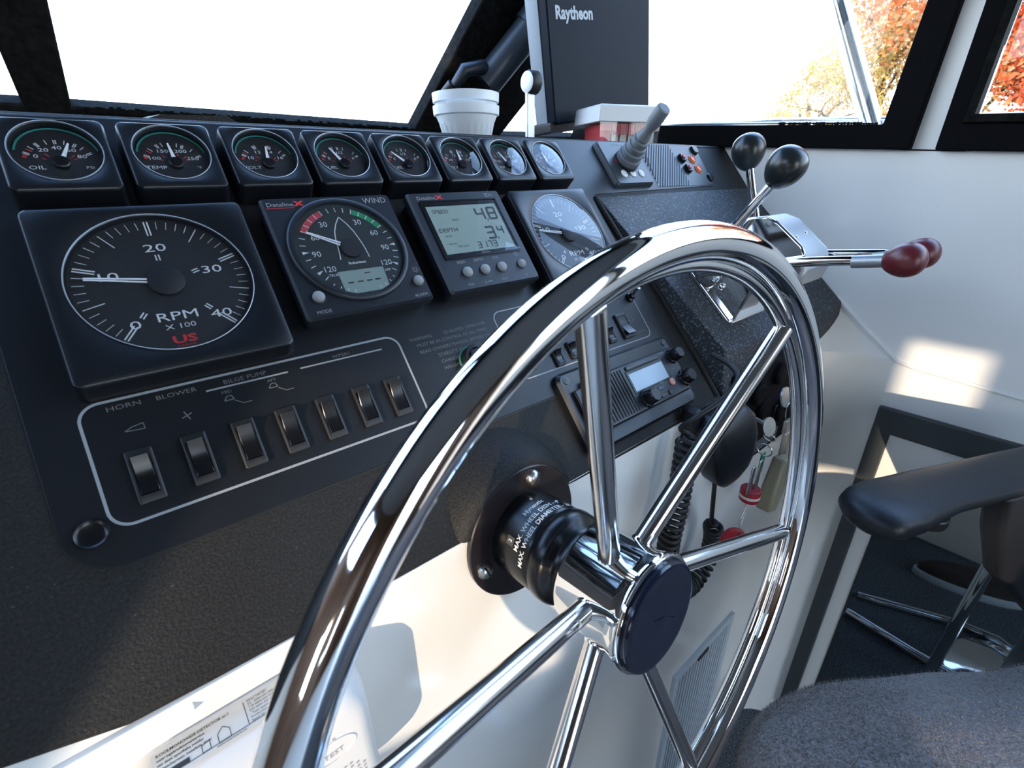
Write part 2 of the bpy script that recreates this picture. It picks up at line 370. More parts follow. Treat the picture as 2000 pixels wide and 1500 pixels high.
for i in range(4):
    j = (i + 1) % 4; f += [(i, j, 4 + j, 4 + i), (4 + i, 4 + j, 12 + j, 12 + i), (j, i, 8 + i, 8 + j)]
b.add(vs, f); b.obj('inner_frame', m_gasket, w3, smooth=0)
mb = B()
for i in range(70):
    y = 20 - i * 2.1 + random.uniform(-1, 1); mb.ell((-14, y, wz(160 + (y + 133) * 0.0775) + 1), (2.5, 1.8, random.uniform(1, 3.2)), 6, 4)
mb.obj('dirt_line', m_gasket, w2, smooth=0)

# ------------------------------------------------------------------ DASHBOARD
D = thing('dashboard', 'black textured dashboard console holding the gauges, switches and levers', 'dashboard', (0, 0, Z0))
PR = (TH, 0, 0)
b = B()
b.prism([(-1190, 188), (-1190, 60), (-420, -110), (-220, -180), (-113, -206), (-67, -217), (20, -220), (560, -224), (950, -224), (950, 188)], -40, 0)
b.obj('console_shell', m_dash, D, rot=PR, bevel=3.5, seg=3)
B().prism([(-1190, -228), (-40, -228), (-40, -214), (-110, -196), (-215, -166), (-415, -96), (-1190, 70)], -41, -3).obj('console_infill', m_white, D, rot=PR)
# flat shelf behind the panel
b = B(); b.box(-1190, 948, 116, 532, 118, 141)
b.obj('dash_shelf', m_board, D, bevel=2)
b = B(); b.box(-1190, 948, 505, 545, 120, 172); b.obj('shelf_upstand', m_gasket, D)
# smooth instrument board with rounded corner
bl = [(-72, 182)] + [(-44 - 28 * math.cos(R(a)), -110 - 28 * math.sin(R(a))) for a in range(0, 91, 10)] + [(505, -139), (505, 80)] + [(517 - 12 * math.cos(R(a)), 84 + 10 * math.sin(R(a))) for a in range(0, 91, 15)] + [(828, 99), (838, 183)]
b = B().prism(bl, -2, 1.2)
board = b.obj('instrument_board', m_board, D, rot=PR, bevel=0.4)
# flat black strip painting the shadow in the groove round the board
gp = B()
for i in range(len(bl)):
    a, c2 = bl[i], bl[(i + 1) % len(bl)]
    if math.hypot(a[0] - c2[0], a[1] - c2[1]) > 0.5: gp.seg(*a, *c2, 1.8, 0.12)
gp.obj('panel_gap_shade', m_blackm, D, rot=PR, smooth=0)
# throttle pod: wedge raised from the lower right of the console
def pod():
    b = B()
    v = [(516, 92, 0.4), (948, 92, 0.4), (948, -176, 35), (552, -172, 34.5), (528, 17, 0.2), (543, -50, 0.2), (549, -224, 0), (948, -226, 0), (530, 30, 9.5), (545, -60, 21), (948, 60, 5), (530, 60, 5)]
    f = [(0, 11, 10, 1), (11, 8, 9, 3, 2, 10), (3, 6, 7, 2), (0, 4, 8, 11), (4, 5, 9, 8), (5, 6, 3, 9)]
    return b.add(v, f)
b = B()
v = [(516, 92, 0.3), (948, 92, 0.3), (948, -176, 36), (552, -172, 34.5), (549, -226, -1), (948, -226, -1), (516, 92, -6), (948, 92, -6), (532, 0, -1)]
b.add(v, [(0, 3, 2, 1), (3, 4, 5, 2), (0, 8, 4, 3), (0, 1, 7, 6), (1, 2, 5, 7), (6, 8, 0), (6, 7, 5, 4, 8)])
m_pod = mat('speckled_textured_vinyl', (0.021, 0.023, 0.026), 0.6, nscale=700, bump=0.6, var=0.4, dist=0.0006, speck=(330, 0.575, (0.11, 0.13, 0.16)))  # lighter than the console vinyl, with pale bluish specks
b.obj('throttle_pod', m_pod, D, rot=PR, bevel=5, seg=3)
b = B(); b.tube([(511, 90, 0), (512, 60, 1.5), (518, 0, 1.5), (534, -60, 1), (540, -140, 1), (541, -216, 0)], 4.2, 10); b.obj('pod_edge_roll', m_dash, D, rot=PR)
# helm boss bulging round the flange, clipped at the lower edge of the console
WC = Vector((209, -283, -174)); WN = Vector((0.02, -1, 0.095)).normalized()
WQ = WN.to_track_quat('Z', 'Y')
bm = bmesh.new(); bb = B()
bb.lathe([(61, -138), (65, -140), (69, -146), (74, -158), (79, -174), (85, -196), (93, -216), (102, -232), (112, -242), (112, -300)], 72, Matrix.Translation(WC) @ WQ.to_matrix().to_4x4())
me = bpy.data.meshes.new('t'); me.from_pydata(bb.v, [], bb.f); bm.from_mesh(me); bpy.data.meshes.remove(me)
bmesh.ops.recalc_face_normals(bm, faces=bm.faces)
bmesh.ops.bisect_plane(bm, geom=bm.verts[:] + bm.edges[:] + bm.faces[:], plane_co=(0, -141, -167), plane_no=(0, 0, -1), clear_outer=True)
bmesh.ops.contextual_create(bm, geom=[ed for ed in bm.edges if ed.is_boundary])
bb = B(); bm.verts.ensure_lookup_table(); bb.add([tuple(v.co) for v in bm.verts], [tuple(v.index for v in f.verts) for f in bm.faces]); bm.free()
bb.obj('helm_boss', m_dash, D, smooth=50)
# printed outlines and lettering
b = B(); b.poly(rrect(106, 39, 11, 48, 57, -77), 1.7, 1.35, True)
b.seg(17.8, -46.8, 71, -47.2, 1.2, 1.35); b.seg(80.2, -46.8, 146.6, -47.3, 1.2, 1.35)
b.poly(rrect(106, 37.5, 9, 48, 374, -75.5), 1.3, 1.35, True); b.seg(283, -50, 330, -50, 0.9, 1.35)
printed(b, 'outline_print', m_line, D, rot=PR, label='thin grey rounded outlines round the switch groups')
b = B()
text(b, 'HORN', -26.5, -43.4, 4.6, 1.35, 1.35); text(b, 'BLOWER', 1.5, -43.6, 4.4, 1.35, 1.3); text(b, 'BILGE PUMP', 43, -43.6, 4.4, 1.35, 1.2)
text(b, 'WIPERS', 112.7, -44.0, 3.6, 1.35, 1.2); text(b, 'MID', 29, -50.8, 3, 1.35, 1.2); text(b, 'AFT', 58.5, -50.4, 3, 1.35, 1.2)
text(b, 'ACCESSORIES', 306, -46.2, 4.0, 1.35, 1.1); text(b, 'NAVIGATION', 463, -104, 3.2, 1.35, 0.9); text(b, 'OFF', 461, -88, 3, 1.35, 1.0)
text(b, 'ANCHOR', 462, -72, 3, 1.35, 0.9)
for i, (tx, xx) in enumerate((('WARNING:', 185), ('QUALIFIED OPERATOR', 232))): text(b, tx, xx, -46 + 0, 4.4, 1.35, 1.05)
for i, tx in enumerate(('MUST BE IN CONTROL AT ALL TIMES', 'READ OWNERS MANUAL BEFORE USE', 'STABILITY AND HANDLING', 'CHANGE WITH TOTAL LOAD', 'WEIGHT AND')): text(b, tx, 178 if i < 2 else 194, -52.5 - 6.6 * i, 4.4, 1.35, 1.05, align='LEFT')
def pict(x, y):     # small worn pump pictogram
    b.poly([(x - 3, y), (x - 1, y + 3), (x + 2, y + 3), (x + 3, y), (x - 3, y)], 0.6, 1.35); b.seg(x + 3, y - 1, x + 7, y - 4, 0.6, 1.35); b.seg(x + 7, y - 4.5, x + 13, y - 4.5, 0.5, 1.35)
pict(29, -57); pict(58, -56)
b.poly([(-30, -60), (-26, -58), (-20, -57), (-20, -61), (-26, -60.5), (-30, -60)], 0.5, 1.35)
for a in range(0, 360, 90): b.seg(3, -60, 3 + 3.2 * math.cos(R(a + 20)), -60 + 3.2 * math.sin(R(a + 20)), 0.7, 1.35)
printed(b, 'worn_lettering', m_worn, D, rot=PR, label='half rubbed off white lettering on the board')
# rocker switches
def rocker(x, y, w=14, h=34, rw=9.5, rh=23, up=1):
    o = B().loft([lift(rrect(w / 2, h / 2, 1.2, 32), 0), lift(rrect(w / 2, h / 2, 1.2, 32), 2.6), lift(rrect(w / 2 - .8, h / 2 - .8, 1, 32), 3.2), lift(rrect(rw / 2 + .5, rh / 2 + .6, .6, 32), 3.2), lift(rrect(rw / 2 + .5, rh / 2 + .6, .6, 32), 1.5)]).obj('rocker_switch', m_blackm, D, loc=(x, y * c_ - 1.1 * s_, y * s_ + 1.1 * c_), rot=PR)
    prof = []
    for i in range(9):
        t = -1 + 2 * i / 8; yy = t * rh / 2; zz = 3.0 + 2.4 * t * t + up * (1.6 * t) + (1.2 if t * up > 0 else 0) * abs(t); prof.append((yy, zz))
    sec = [(-rw / 2, )] ; vs = []; f = []
    for yy, zz in prof: vs += [(-rw / 2, yy, 0.5), (-rw / 2, yy, zz - .4), (-rw / 2 + .5, yy, zz), (rw / 2 - .5, yy, zz), (rw / 2, yy, zz - .4), (rw / 2, yy, 0.5)]
    for a in range(8):
        for q in range(5): f.append((a * 6 + q, a * 6 + q + 1, a * 6 + q + 7, a * 6 + q + 6))
    f += [(0, 1, 2, 3, 4, 5), (53, 52, 51, 50, 49, 48)]
    B().add(vs, f).obj('rocker', m_black, o, smooth=30); return o
for x in (-27, 2, 31, 59, 87.5, 116, 143): rocker(x, -90.5)
rocker(440, -91.5, 19, 32, 14, 24, -1); rocker(410, -97, 12, 20, 8, 14); rocker(346, -99.5, 12, 20, 8, 14); rocker(322, -102, 12, 20, 8, 14); rocker(375, -98, 12, 20, 8, 14)
# toggle, plug, green-ringed button, knobs on the sticker
t = B().lathe([(6, 1), (6, 4), (4, 5), (4, 8), (3, 9)], 20).obj('toggle_switch', m_black, D, loc=p2w(474.6, -59, 0), rot=PR); t.location = (Vector(p2w(474.6, -59, 0)) - Vector((0, 0, Z0))) * .001
B().tube([(0, 0, 8), (0, 3, 15), (0, 4, 20)], [1.8, 2.2, 3.0], 12).obj('lever', m_screw, t)
def pan(x, y, z=0): v = Vector(p2w(x, y, z)); v.z -= Z0; return tuple(v)
B().lathe([(8.6, 1), (8.6, 3.4), (7.6, 4.6), (6.6, 3.9), (5.5, 3.4), (0.1, 3.2)], 32).obj('blanking_plug', m_black, D, loc=pan(-58, -114), rot=PR)
g = B().lathe([(13.5, 1), (13.5, 9), (12.5, 11), (10, 11.5), (9.5, 9), (0.1, 9)], 36).obj('engine_button', m_blackm, D, loc=pan(226, -80), rot=PR)
B().torus(14.5, 1.0, 40, 8, 1.5).obj('green_ring', m_teal, g)
B().lathe([(8.5, 9), (8.5, 13), (7.5, 14), (0.1, 14.2)], 28).obj('button_cap', m_bezel, g)
B().lathe([(3, 1), (3, 3), (2, 4), (.1, 4.2)], 16).obj('panel_screw', m_screw, D, loc=pan(478, 27), rot=PR)
B().lathe([(3, 0), (3, 1.5), (2, 2.4), (.1, 2.6)], 16).obj('panel_screw', m_screw, D, loc=pan(486, 166, 1), rot=PR)
b = B().prism([(664, 101), (780, 101), (828, 101), (838, 181), (684, 181)], 1.2, 1.6)
st = b.obj('ribbed_sticker', m_plate, D, rot=PR)
b = B(); dxs, dys = 62 / 74, 1.0
for i in range(26):
    x0 = 590 + i * 6.6; t0 = max(0, (668 - x0) / dxs); t1 = min(79, (756 - x0) / dxs)
    if t1 - t0 > 3: b.tube([(x0 + t0 * dxs, 101.5 + t0, 1.5), (x0 + t1 * dxs, 101.5 + t1, 1.5)], 1.0, 6)
b.obj('rib', mat('rib_grey', (.03, .04, .055), .4), st, smooth=30)['kind'] = 'stuff'
for (x, y, mm, rr, h) in ((826, 172, m_black, 9, 6), (829, 115, m_black, 8, 5), (804, 153, m_orange, 8.5, 4), (806, 133, m_orange, 8.5, 4)):
    o = B().lathe([(rr, 1), (rr, h - 1.5), (rr - 1.5, h), (.1, h + .3)], 28).obj('push_button', mm, D, loc=pan(x, y), rot=PR)
    if mm is m_orange: B().torus(rr - 2.5, .7, 28, 6, h + .2).obj('cap_ring', m_cardred, o); o['label'] = 'round orange push button'
for (x, y) in ((772, 154), (773, 133)):
    o = B().lathe([(8.5, 1), (8.5, 6), (7, 7.5), (.1, 7.6)], 12).obj('rotary_knob', m_black, D, loc=pan(x, y), rot=PR)
    B().lathe([(4, 7), (4, 8.8), (.1, 9)], 16).obj('knob_cap', m_cardred, o)
# defroster hump behind the gauges
B().loft([[(37, 250, 141), (52, 250, 152), (69, 250, 158), (129, 250, 160), (140, 250, 153), (146, 250, 141)], [(30, 330, 141), (45, 330, 156), (66, 330, 163), (135, 330, 165), (150, 330, 157), (156, 330, 141)]]).obj('defroster_hump', m_dash, D)

# ------------------------------------------------------------------ SMALL GAUGES
def bezel_mesh(ht, hb, H, hole, depth, r=4, oy=0.0):
    b = B(); n = 96
    b.loft([lift(rrect(hb, hb, r + 2, n), 0), lift(rrect(ht + .9, ht + .9, r + 1, n), H - 2.2), lift(rrect(ht + .3, ht + .3, r, n), H - .8), lift(rrect(ht - .8, ht - .8, r, n), H), lift(ring(hole + 1.0, n, 0, oy), H), lift(ring(hole, n, 0, oy), H - .8), lift(ring(hole - .5, n, 0, oy), H - depth)], cap0=True, cap1=False)
    return b
small = [
 ('OIL', 'PSI', [(-62, '0'), (-32, '20'), (0, '40'), (32, '60'), (62, '80')], (6.7, 11.2), 'first small square oil gauge from the left end of the top row', 4),
 ('TEMP', '\u00b0F', [(-66, '100'), (-26, '150'), (26, '200'), (66, '250')], (-.8, 13.3), 'second small square gauge from the left, temperature dial reading near its middle', 4),
 ('VOLT', '', [(-60, '10'), (-20, '12'), (20, '14'), (58, '16')], (3.0, 12.5), 'third small square gauge from the left, voltmeter with needle upright', 4),
 ('FUEL', '', [(-58, 'E'), (0, '1/2'), (58, 'F')], (-8, 12.7), 'fourth small square gauge from the left, needle leaning left to half', 3),
 ('FUEL', '', [(-58, 'E'), (0, '1/2'), (58, 'F')], (-12.7, 10), 'fifth small square gauge from the left, needle leaning far left', 3),
 ('VOLT', '', [(-60, '10'), (-20, '12'), (20, '14'), (58, '16')], (1.0, 14), 'third small square gauge from the right end of the top row', 4),
 ('TEMP', '\u00b0F', [(-66, '100'), (-26, '150'), (26, '200'), (66, '250')], (-7, 12.5), 'second small square gauge from the right end of the top row', 4),
 ('OIL', 'PSI', [(-62, '0'), (-32, '20'), (0, '40'), (32, '60'), (62, '80')], (-3, 13.5), 'rightmost small square gauge of the top row, glass full of sky glare', 4)]
for i, (nm, un, nums, tip, lab, kk) in enumerate(small):
    g = pthing('small_gauge', lab, 'gauge', -15.6 + 64.2 * i, 130.2, 1.2, 'small square gauges along the top of the board')
    oy = 2.3; H = 22
    bezel_mesh(28, 30.3, H, 23.4, 5.5, 4, oy).obj('bezel', m_bezel, g, smooth=40)
    B().lathe([(23.2, 16.4), (.1, 16.5)], 48, cy=oy).obj('dial_face', m_dial, g)
    b = B()
    for a, s in nums:
        text(b, s, 12.6 * math.sin(R(a)) * 1.05, -4.5 + oy * 0 + 13.2 * math.cos(R(a)), 4.0, 16.8, 1.35)
        b.tick(a - 1.6, 16.2, 19.6, .55, 16.8, 0, -4.5); b.tick(a + 1.6, 16.2, 19.6, .55, 16.8, 0, -4.5)
    for a in range(-45, 50, 30): b.tick(a, 16.4, 20, .5, 16.8, 0, -4.5)
    text(b, nm, -12.6, -9.6 + oy, 4.2, 16.8, 1.3); 
    if un: text(b, un, 14.2, -9.6 + oy, 3.2, 16.8, 1.2)
    printed(b, 'dial_markings', m_print, g)
    b = B(); b.arc(17.0, 19.0, -74, -66, 16.8, 4, 0, -4.5); b.tick(-52, 16, 19.5, .8, 16.8, 0, -4.5); b.tick(-40, 8, 11, .6, 16.8, 0, -4.5); b.tick(-62, 8, 10, .6, 16.8, 0, -4.5)
    b.tick(48, 8, 11, .6, 16.8, 0, -4.5); b.tick(62, 8, 10, .6, 16.8, 0, -4.5); b.tick(20, 8.5, 10, 1.0, 16.8, 0, -4.5)
    printed(b, 'red_markings', m_red, g)
    b = B(); b.arc(20.8, 22.0, -80, 80, 17.4, 40, 0, oy); printed(b, 'green_arc', m_teal, g)
    hx, hy = 0.2, -4.4 + oy * 0; tx, ty = tip[0], tip[1]
    dx, dy = tx - hx, ty - hy; d = math.hypot(dx, dy); nx, ny = -dy / d, dx / d
    B().prism([(hx - nx * 1.5, hy - ny * 1.5), (tx - nx * .5, ty - ny * .5), (tx + nx * .5, ty + ny * .5), (hx + nx * 1.5, hy + ny * 1.5)], 17.9, 18.5).obj('needle', m_needle, g, smooth=0)
    B().lathe([(4.6, 16.5), (4.6, 19.4), (4, 20), (.1, 20.1)], 24, cx=hx, cy=hy).obj('needle_hub', m_black, g)
    prof = [(23.6 * t / 10, 20.6 + 2.4 * (1 - (t / 10) ** 2)) for t in range(10, 0, -1)] + [(.1, 23.0)]
    B().lathe(prof, 48, cy=oy).obj('lens', m_lens, g, smooth=80)
    B().torus(23.9, .35, 64, 8, 22.0, Matrix.Translation((0, oy, 0))).obj('rim_ring', m_satin, g)

# ------------------------------------------------------------------ TACHOMETERS
def tach(x, lab, ndl):
    g = pthing('tachometer', lab, 'gauge', x, 27.6, 1.2, 'large square rev counters')
    oy = 2.2; H = 20
    bezel_mesh(61.3, 64, H, 51.1, 5, 5, oy).obj('bezel', m_bezel, g, smooth=40)
    B().lathe([(50.8, 15.2), (.1, 15.3)], 72, cy=oy).obj('dial_face', m_dial, g)
    b = B(); z = 15.7
    for v in range(0, 41):
        a = (v - 20) * 7.0
        if v % 10 == 0:
            for s in (-1, 1):
                sn, cs = math.sin(R(a)), math.cos(R(a)); ox, oyy = cs * s * .95, -sn * s * .95
                b.seg(ox + 48.5 * sn, oy + oyy + 48.5 * cs, ox + 37.5 * sn, oy + oyy + 37.5 * cs, .9, z); ri = 30 if v in (0, 40) else 19.5
                if v in (0, 40): b.seg(ox + 31 * sn, oy + oyy + 31 * cs, ox + 26.5 * sn, oy + oyy + 26.5 * cs, .9, z)
                elif v != 10: b.seg(ox + 22 * sn, oy + oyy + 22 * cs, ox + 17.5 * sn, oy + oyy + 17.5 * cs, .8, z)
        elif v % 5 == 0: b.tick(a, 36.5, 48.5, .6, z, 0, oy)
        else: b.tick(a, 42.5, 48.5, .4, z, 0, oy)
    for s, (tx, ty) in {'0': (-24.1, -28.1), '10': (-30.3, 8.5), '20': (0.3, 27.2), '30': (28.4, 6.4), '40': (24.6, -28.5)}.items(): text(b, s, tx, ty + oy, 8.4, z, 1.6)
    text(b, 'RPM', -.6, -25.6 + oy, 9, z, 1.45); text(b, 'X 100', -.8, -33.2 + oy, 5.2, z, 1.35)
    printed(b, 'dial_markings', m_print, g)
    b = B(); text(b, 'US', -1.2, -43.0 + oy, 7.5, z, 1.6, bold=.25); text(b, 'MARINE', -1.2, -47.4 + oy, 2.0, z, 1.5); printed(b, 'red_markings', m_red, g, label='red maker mark')
    a = ndl; sn, cs = math.sin(R(a)), math.cos(R(a))
    b = B()
    for s in (-1, 1):
        ox, oyy = cs * s * .85, -sn * s * .85
        b.prism([(ox * 1.5 - cs * .55 - 3 * sn, oy + oyy * 1.5 + sn * .55 - 3 * cs), (ox * 1.5 + cs * .55 - 3 * sn, oy + oyy * 1.5 - sn * .55 - 3 * cs), (ox * .7 + cs * .4 + 42.5 * sn, oy + oyy * .7 - sn * .4 + 42.5 * cs), (ox * .7 - cs * .4 + 42.5 * sn, oy + oyy * .7 + sn * .4 + 42.5 * cs)], 17.2, 17.9)
    b.obj('needle', m_needle, g, smooth=0)
    B().lathe([(10.5, 15.3), (10.5, 18.6), (9, 19.4), (.1, 19.5)], 32, cy=oy).obj('needle_hub', m_dial, g)
    B().lathe([(51.2, 19.6), (40, 20.5), (20, 21), (.1, 21.1)], 72, cy=oy).obj('lens', m_lens, g, smooth=80)
    B().torus(51.6, .4, 96, 8, 20.0, Matrix.Translation((0, oy, 0))).obj('rim_ring', m_satin, g)
tach(17.1, 'large rev counter at the left end, dark glass, needle at 10', -79)
tach(407.4, 'large rev counter partly behind the wheel rim, glass full of blue sky', -79)

# ------------------------------------------------------------------ WIND DISPLAY
def body110(g):
    b = B(); n = 64
    b.loft([lift(rrect(53, 53, 5, n), 0), lift(rrect(53, 53, 5, n), 11), lift(rrect(55, 55, 3, n), 12), lift(rrect(55, 55, 3, n), 19.5), lift(rrect(53.2, 53.2, 3, n), 22), lift(rrect(52.5, 52.5, 3, n), 22)])
    b.obj('housing', m_navy, g, smooth=25)
def brandmark(b, b2, x):
    text(b, 'Dataline', x, 47.4, 5.4, 22.25, 1.15); text(b2, 'X', x + 14.5, 47.6, 6.2, 22.25, 1.6, bold=.35); b2.seg(x - 11, 44.2, x + 10, 44.2, .5, 22.25)
def sunicon(b, x, y):
    b.poly([(x + 1.6 * math.cos(R(a)), y + 1.6 * math.sin(R(a))) for a in range(0, 360, 45)], .4, 22.25, True)
    for a in range(0, 360, 45): b.seg(x + 2.2 * math.cos(R(a)), y + 2.2 * math.sin(R(a)), x + 3.2 * math.cos(R(a)), y + 3.2 * math.sin(R(a)), .45, 22.25)
def button(g, x, y, r=4.6):
    B().lathe([(r + 1.2, 21.6), (r + 1.2, 22.3), (r, 22.4)], 28, cx=x, cy=y).obj('button_surround', m_blackm, g)
    B().lathe([(r, 21.5), (r, 24), (r - .9, 25.6), (r - 2.4, 26.2), (.1, 26.4)], 28, cx=x, cy=y).obj('button', m_button, g, smooth=60)
g = pthing('wind_display', 'square wind instrument with round dial, red and green sectors and boat outline', 'marine instrument', 147.7, 34.9, 1.2)
body110(g); oy = 1.7
B().lathe([(49.2, 21.8), (48.8, 24.2), (47, 25.4), (44.4, 25.2), (43.4, 22.0)], 72, cy=oy, cap=False).obj('dial_ring', m_navy, g, smooth=60)
B().lathe([(43.6, 22.3), (.1, 22.4)], 64, cy=oy).obj('dial_face', mat('dial_green_black', (0.016, 0.022, 0.021), .6), g)
b = B(); z = 22.8; cy = oy
for s in (-1, 1):
    for v, (x, y) in {'30': (14.6, 24.3), '60': (25.2, 12.7), '90': (29.3, -2.4), '120': (24.2, -17)}.items(): text(b, v, s * x, y + cy, 7.2, z, 1.0)
    for a in range(0, 140, 10):
        if 20 < a < 62: continue
        if a % 30 == 0 and a: sn, cs = math.sin(R(a)), math.cos(R(a)); b.add([(s * 34 * sn, cy + 34 * cs, z), (s * (39.5 * sn + 1.3 * cs), cy + 39.5 * cs - 1.3 * sn, z), (s * (39.5 * sn - 1.3 * cs), cy + 39.5 * cs + 1.3 * sn, z)], [(0, 1, 2)])
        else: b.tick(s * a, 35.5, 40, .7, z, 0, cy)
    for a in range(20, 70, 10): b.tick(s * a, 35, 39.6, .7, z + .1, 0, cy)
    for a in range(140, 165, 8): b.tick(s * a, 39, 41, .7, z, 0, cy)
hull = [(0.6, 30.7), (-4.2, 24), (-7.6, 17), (-9.4, 10), (-10.4, 2), (-12.3, -9.4)]; hull2 = [(0.6, 30.7), (4.8, 24), (8.2, 16), (10.4, 7), (11.6, 0), (12.3, -9.7)]
b.poly([(x, y + cy) for x, y in hull], .8, z); b.poly([(x, y + cy) for x, y in hull2], .8, z)
text(b, 'Robertson', 0, -13.6 + cy, 3.3, z, 1.05, bold=.1); text(b, 'TRUE', -22.9, -22.6 + cy, 3.2, z); text(b, 'APP', 23, -24 + cy, 3.2, z)
printed(b, 'dial_markings', m_print, g)
b = B(); b.arc(34.6, 39.8, -61, -21, 22.7, 16, 0, cy); printed(b, 'red_sector', mat('red_sector', (.42, .05, .06), .5), g, label='red port sector')
b = B(); b.arc(34.6, 39.8, 21, 61, 22.7, 16, 0, cy); printed(b, 'green_sector', m_green, g, label='green starboard sector')
b = B(); b.add([(-19, -20 + cy, 22.6), (20, -20 + cy, 22.6), (19, -37.5 + cy, 22.6), (11, -41 + cy, 22.6), (-11, -41 + cy, 22.6), (-19, -37.5 + cy, 22.6)], [(0, 1, 2, 3, 4, 5)]); printed(b, 'lcd_window', m_lcd, g)
b = B()
for x in (-12, -4, 4, 11): b.seg(x - 2.4, -31 + cy, x + 2.4, -31 + cy, 1.3, 22.8)
b.seg(2, -24 + cy, 7, -24 + cy, 1.0, 22.8); printed(b, 'lcd_segments', m_lcdink, g)
b = B(); a = -60; sn, cs = math.sin(R(a)), math.cos(R(a))
for s in (-1, 1): b.prism([(s * cs * 1.5 - 2 * sn - cs * .75, cy - s * sn * 1.5 - 2 * cs + sn * .75), (s * cs * 1.5 - 2 * sn + cs * .75, cy - s * sn * 1.5 - 2 * cs - sn * .75), (s * cs * .5 + 35.5 * sn + cs * .4, cy - s * sn * .5 + 35.5 * cs - sn * .4), (s * cs * .5 + 35.5 * sn - cs * .4, cy - s * sn * .5 + 35.5 * cs + sn * .4)], 23.6, 24.1)
b.obj('needle', m_needle, g, smooth=0)
B().lathe([(9, 22.5), (9, 24.4), (.1, 24.6)], 32, cy=cy).obj('needle_hub', m_dial, g)
B().lathe([(43.8, 24.9), (30, 25.6), (.1, 26)], 64, cy=oy).obj('lens', m_lens, g, smooth=80)
for (x, y) in ((-41, -37.3), (46, -36.8)): button(g, x, y)
b = B(); b2 = B(); brandmark(b, b2, -41); text(b, 'WIND', 39, 47.4, 8.2, 22.25, .95); text(b, 'MODE', -41, -50, 4.0, 22.25); text(b, 'ALARM', 43.5, -50.2, 4.0, 22.25); sunicon(b, 48, -25.5)
printed(b, 'front_lettering', m_line, g); printed(b2, 'red_letter', m_red, g)

# ------------------------------------------------------------------ SPEED / DEPTH DISPLAY
g = pthing('depth_display', 'square instrument with grey green screen showing speed 4.8 and depth 3.4', 'marine instrument', 275.7, 34.9, 1.2)
body110(g)
B().loft([lift(rrect(46, 32.5, 1.5, 32, 0, 11.5), 21.9), lift(rrect(46, 32.5, 1.5, 32, 0, 11.5), 22.9), lift(rrect(44.6, 31.2, 1, 32, 0, 11.5), 22.9), lift(rrect(44.3, 31, 1, 32, 0, 11.5), 22.2)]).obj('screen_bezel', m_black, g)
b = B(); b.add([(-41.5, -15.5, 22.4), (41.5, -15.5, 22.4), (41.5, 37.5, 22.4), (-41.5, 37.5, 22.4)], [(0, 1, 2, 3)]); printed(b, 'lcd_window', m_lcd, g)
SEG = {'0': 'abcdef', '1': 'bc', '2': 'abged', '3': 'abgcd', '4': 'fgbc', '7': 'abc', '8': 'abcdefg'}
def seven(b, ch, x, y, w, h, t, z):
    S7 = {'a': (0, h, w, h), 'b': (w, h, w, h / 2), 'c': (w, h / 2, w, 0), 'd': (0, 0, w, 0), 'e': (0, h / 2, 0, 0), 'f': (0, h, 0, h / 2), 'g': (0, h / 2, w, h / 2)}
    for s in SEG[ch]:
        x0, y0, x1, y1 = S7[s]; b.seg(x + x0 * .96 + .02 * w + y0 * .06, y + y0, x + x1 * .96 + .02 * w + y1 * .06, y + y1, t, z)
b = B(); z = 22.6
seven(b, '4', 12, 19.5, 9.5, 13, 2.2, z); seven(b, '8', 27, 19.5, 9.5, 13, 2.2, z); b.seg(23.2, 18.6, 25, 18.6, 2, z)
seven(b, '3', 14, -3, 9.5, 13, 2.2, z); seven(b, '4', 29, 1, 6.5, 9, 1.7, z); b.seg(25.2, -3.4, 27, -3.4, 2, z)
for i, c in enumerate('3173'): seven(b, c, -3 + i * 6.4, -12.5, 4.2, 6.5, 1.1, z)
text(b, 'SPEED', -28, 31, 6.2, z, 1.1); text(b, 'KNOT', -15, 21, 3, z); text(b, 'DEPTH', -28, 10, 6.4, z, 1.1); text(b, 'METRE', -31, 3.5, 2.6, z); text(b, 'MEMORY', -30, -5, 2.4, z); text(b, 'TRIP LOG', -20, -8.5, 3, z)
printed(b, 'lcd_segments', m_lcdink, g)
b = B(); b.add([(-45, -19.5, 24.2), (45, -19.5, 24.2), (45, 42.5, 24.2), (-45, 42.5, 24.2)], [(0, 1, 2, 3)]); b.obj('lens', m_lens, g, smooth=0)
for x in (-29.2, -8.4, 12.3, 38.2): button(g, x, -36.3, 5.0 if x < 30 else 4.4)
b = B(); b2 = B(); brandmark(b, b2, -36); text(b, 'SDX', 39, 48, 5.8, 22.25, .95)
for s, x in (('SPEED', -30.8), ('DEPTH', -10.6), ('LOG', 9.8)): text(b, s, x, -25.0, 4.0, 22.25, .9)
for s, x in (('TRIM', -31), ('ALARM', -10.4), ('RESET', 10)): text(b, s, x, -49.3, 3.4, 22.25, .9)
text(b, 'Robertson', 3, -17.4, 2.4, 22.3); sunicon(b, 37, -24.5); b.poly([(36.5, -49), (39, -47.2), (39, -50.8)], .4, 22.25, True)
printed(b, 'front_lettering', m_line, g); printed(b2, 'red_letter', m_red, g)

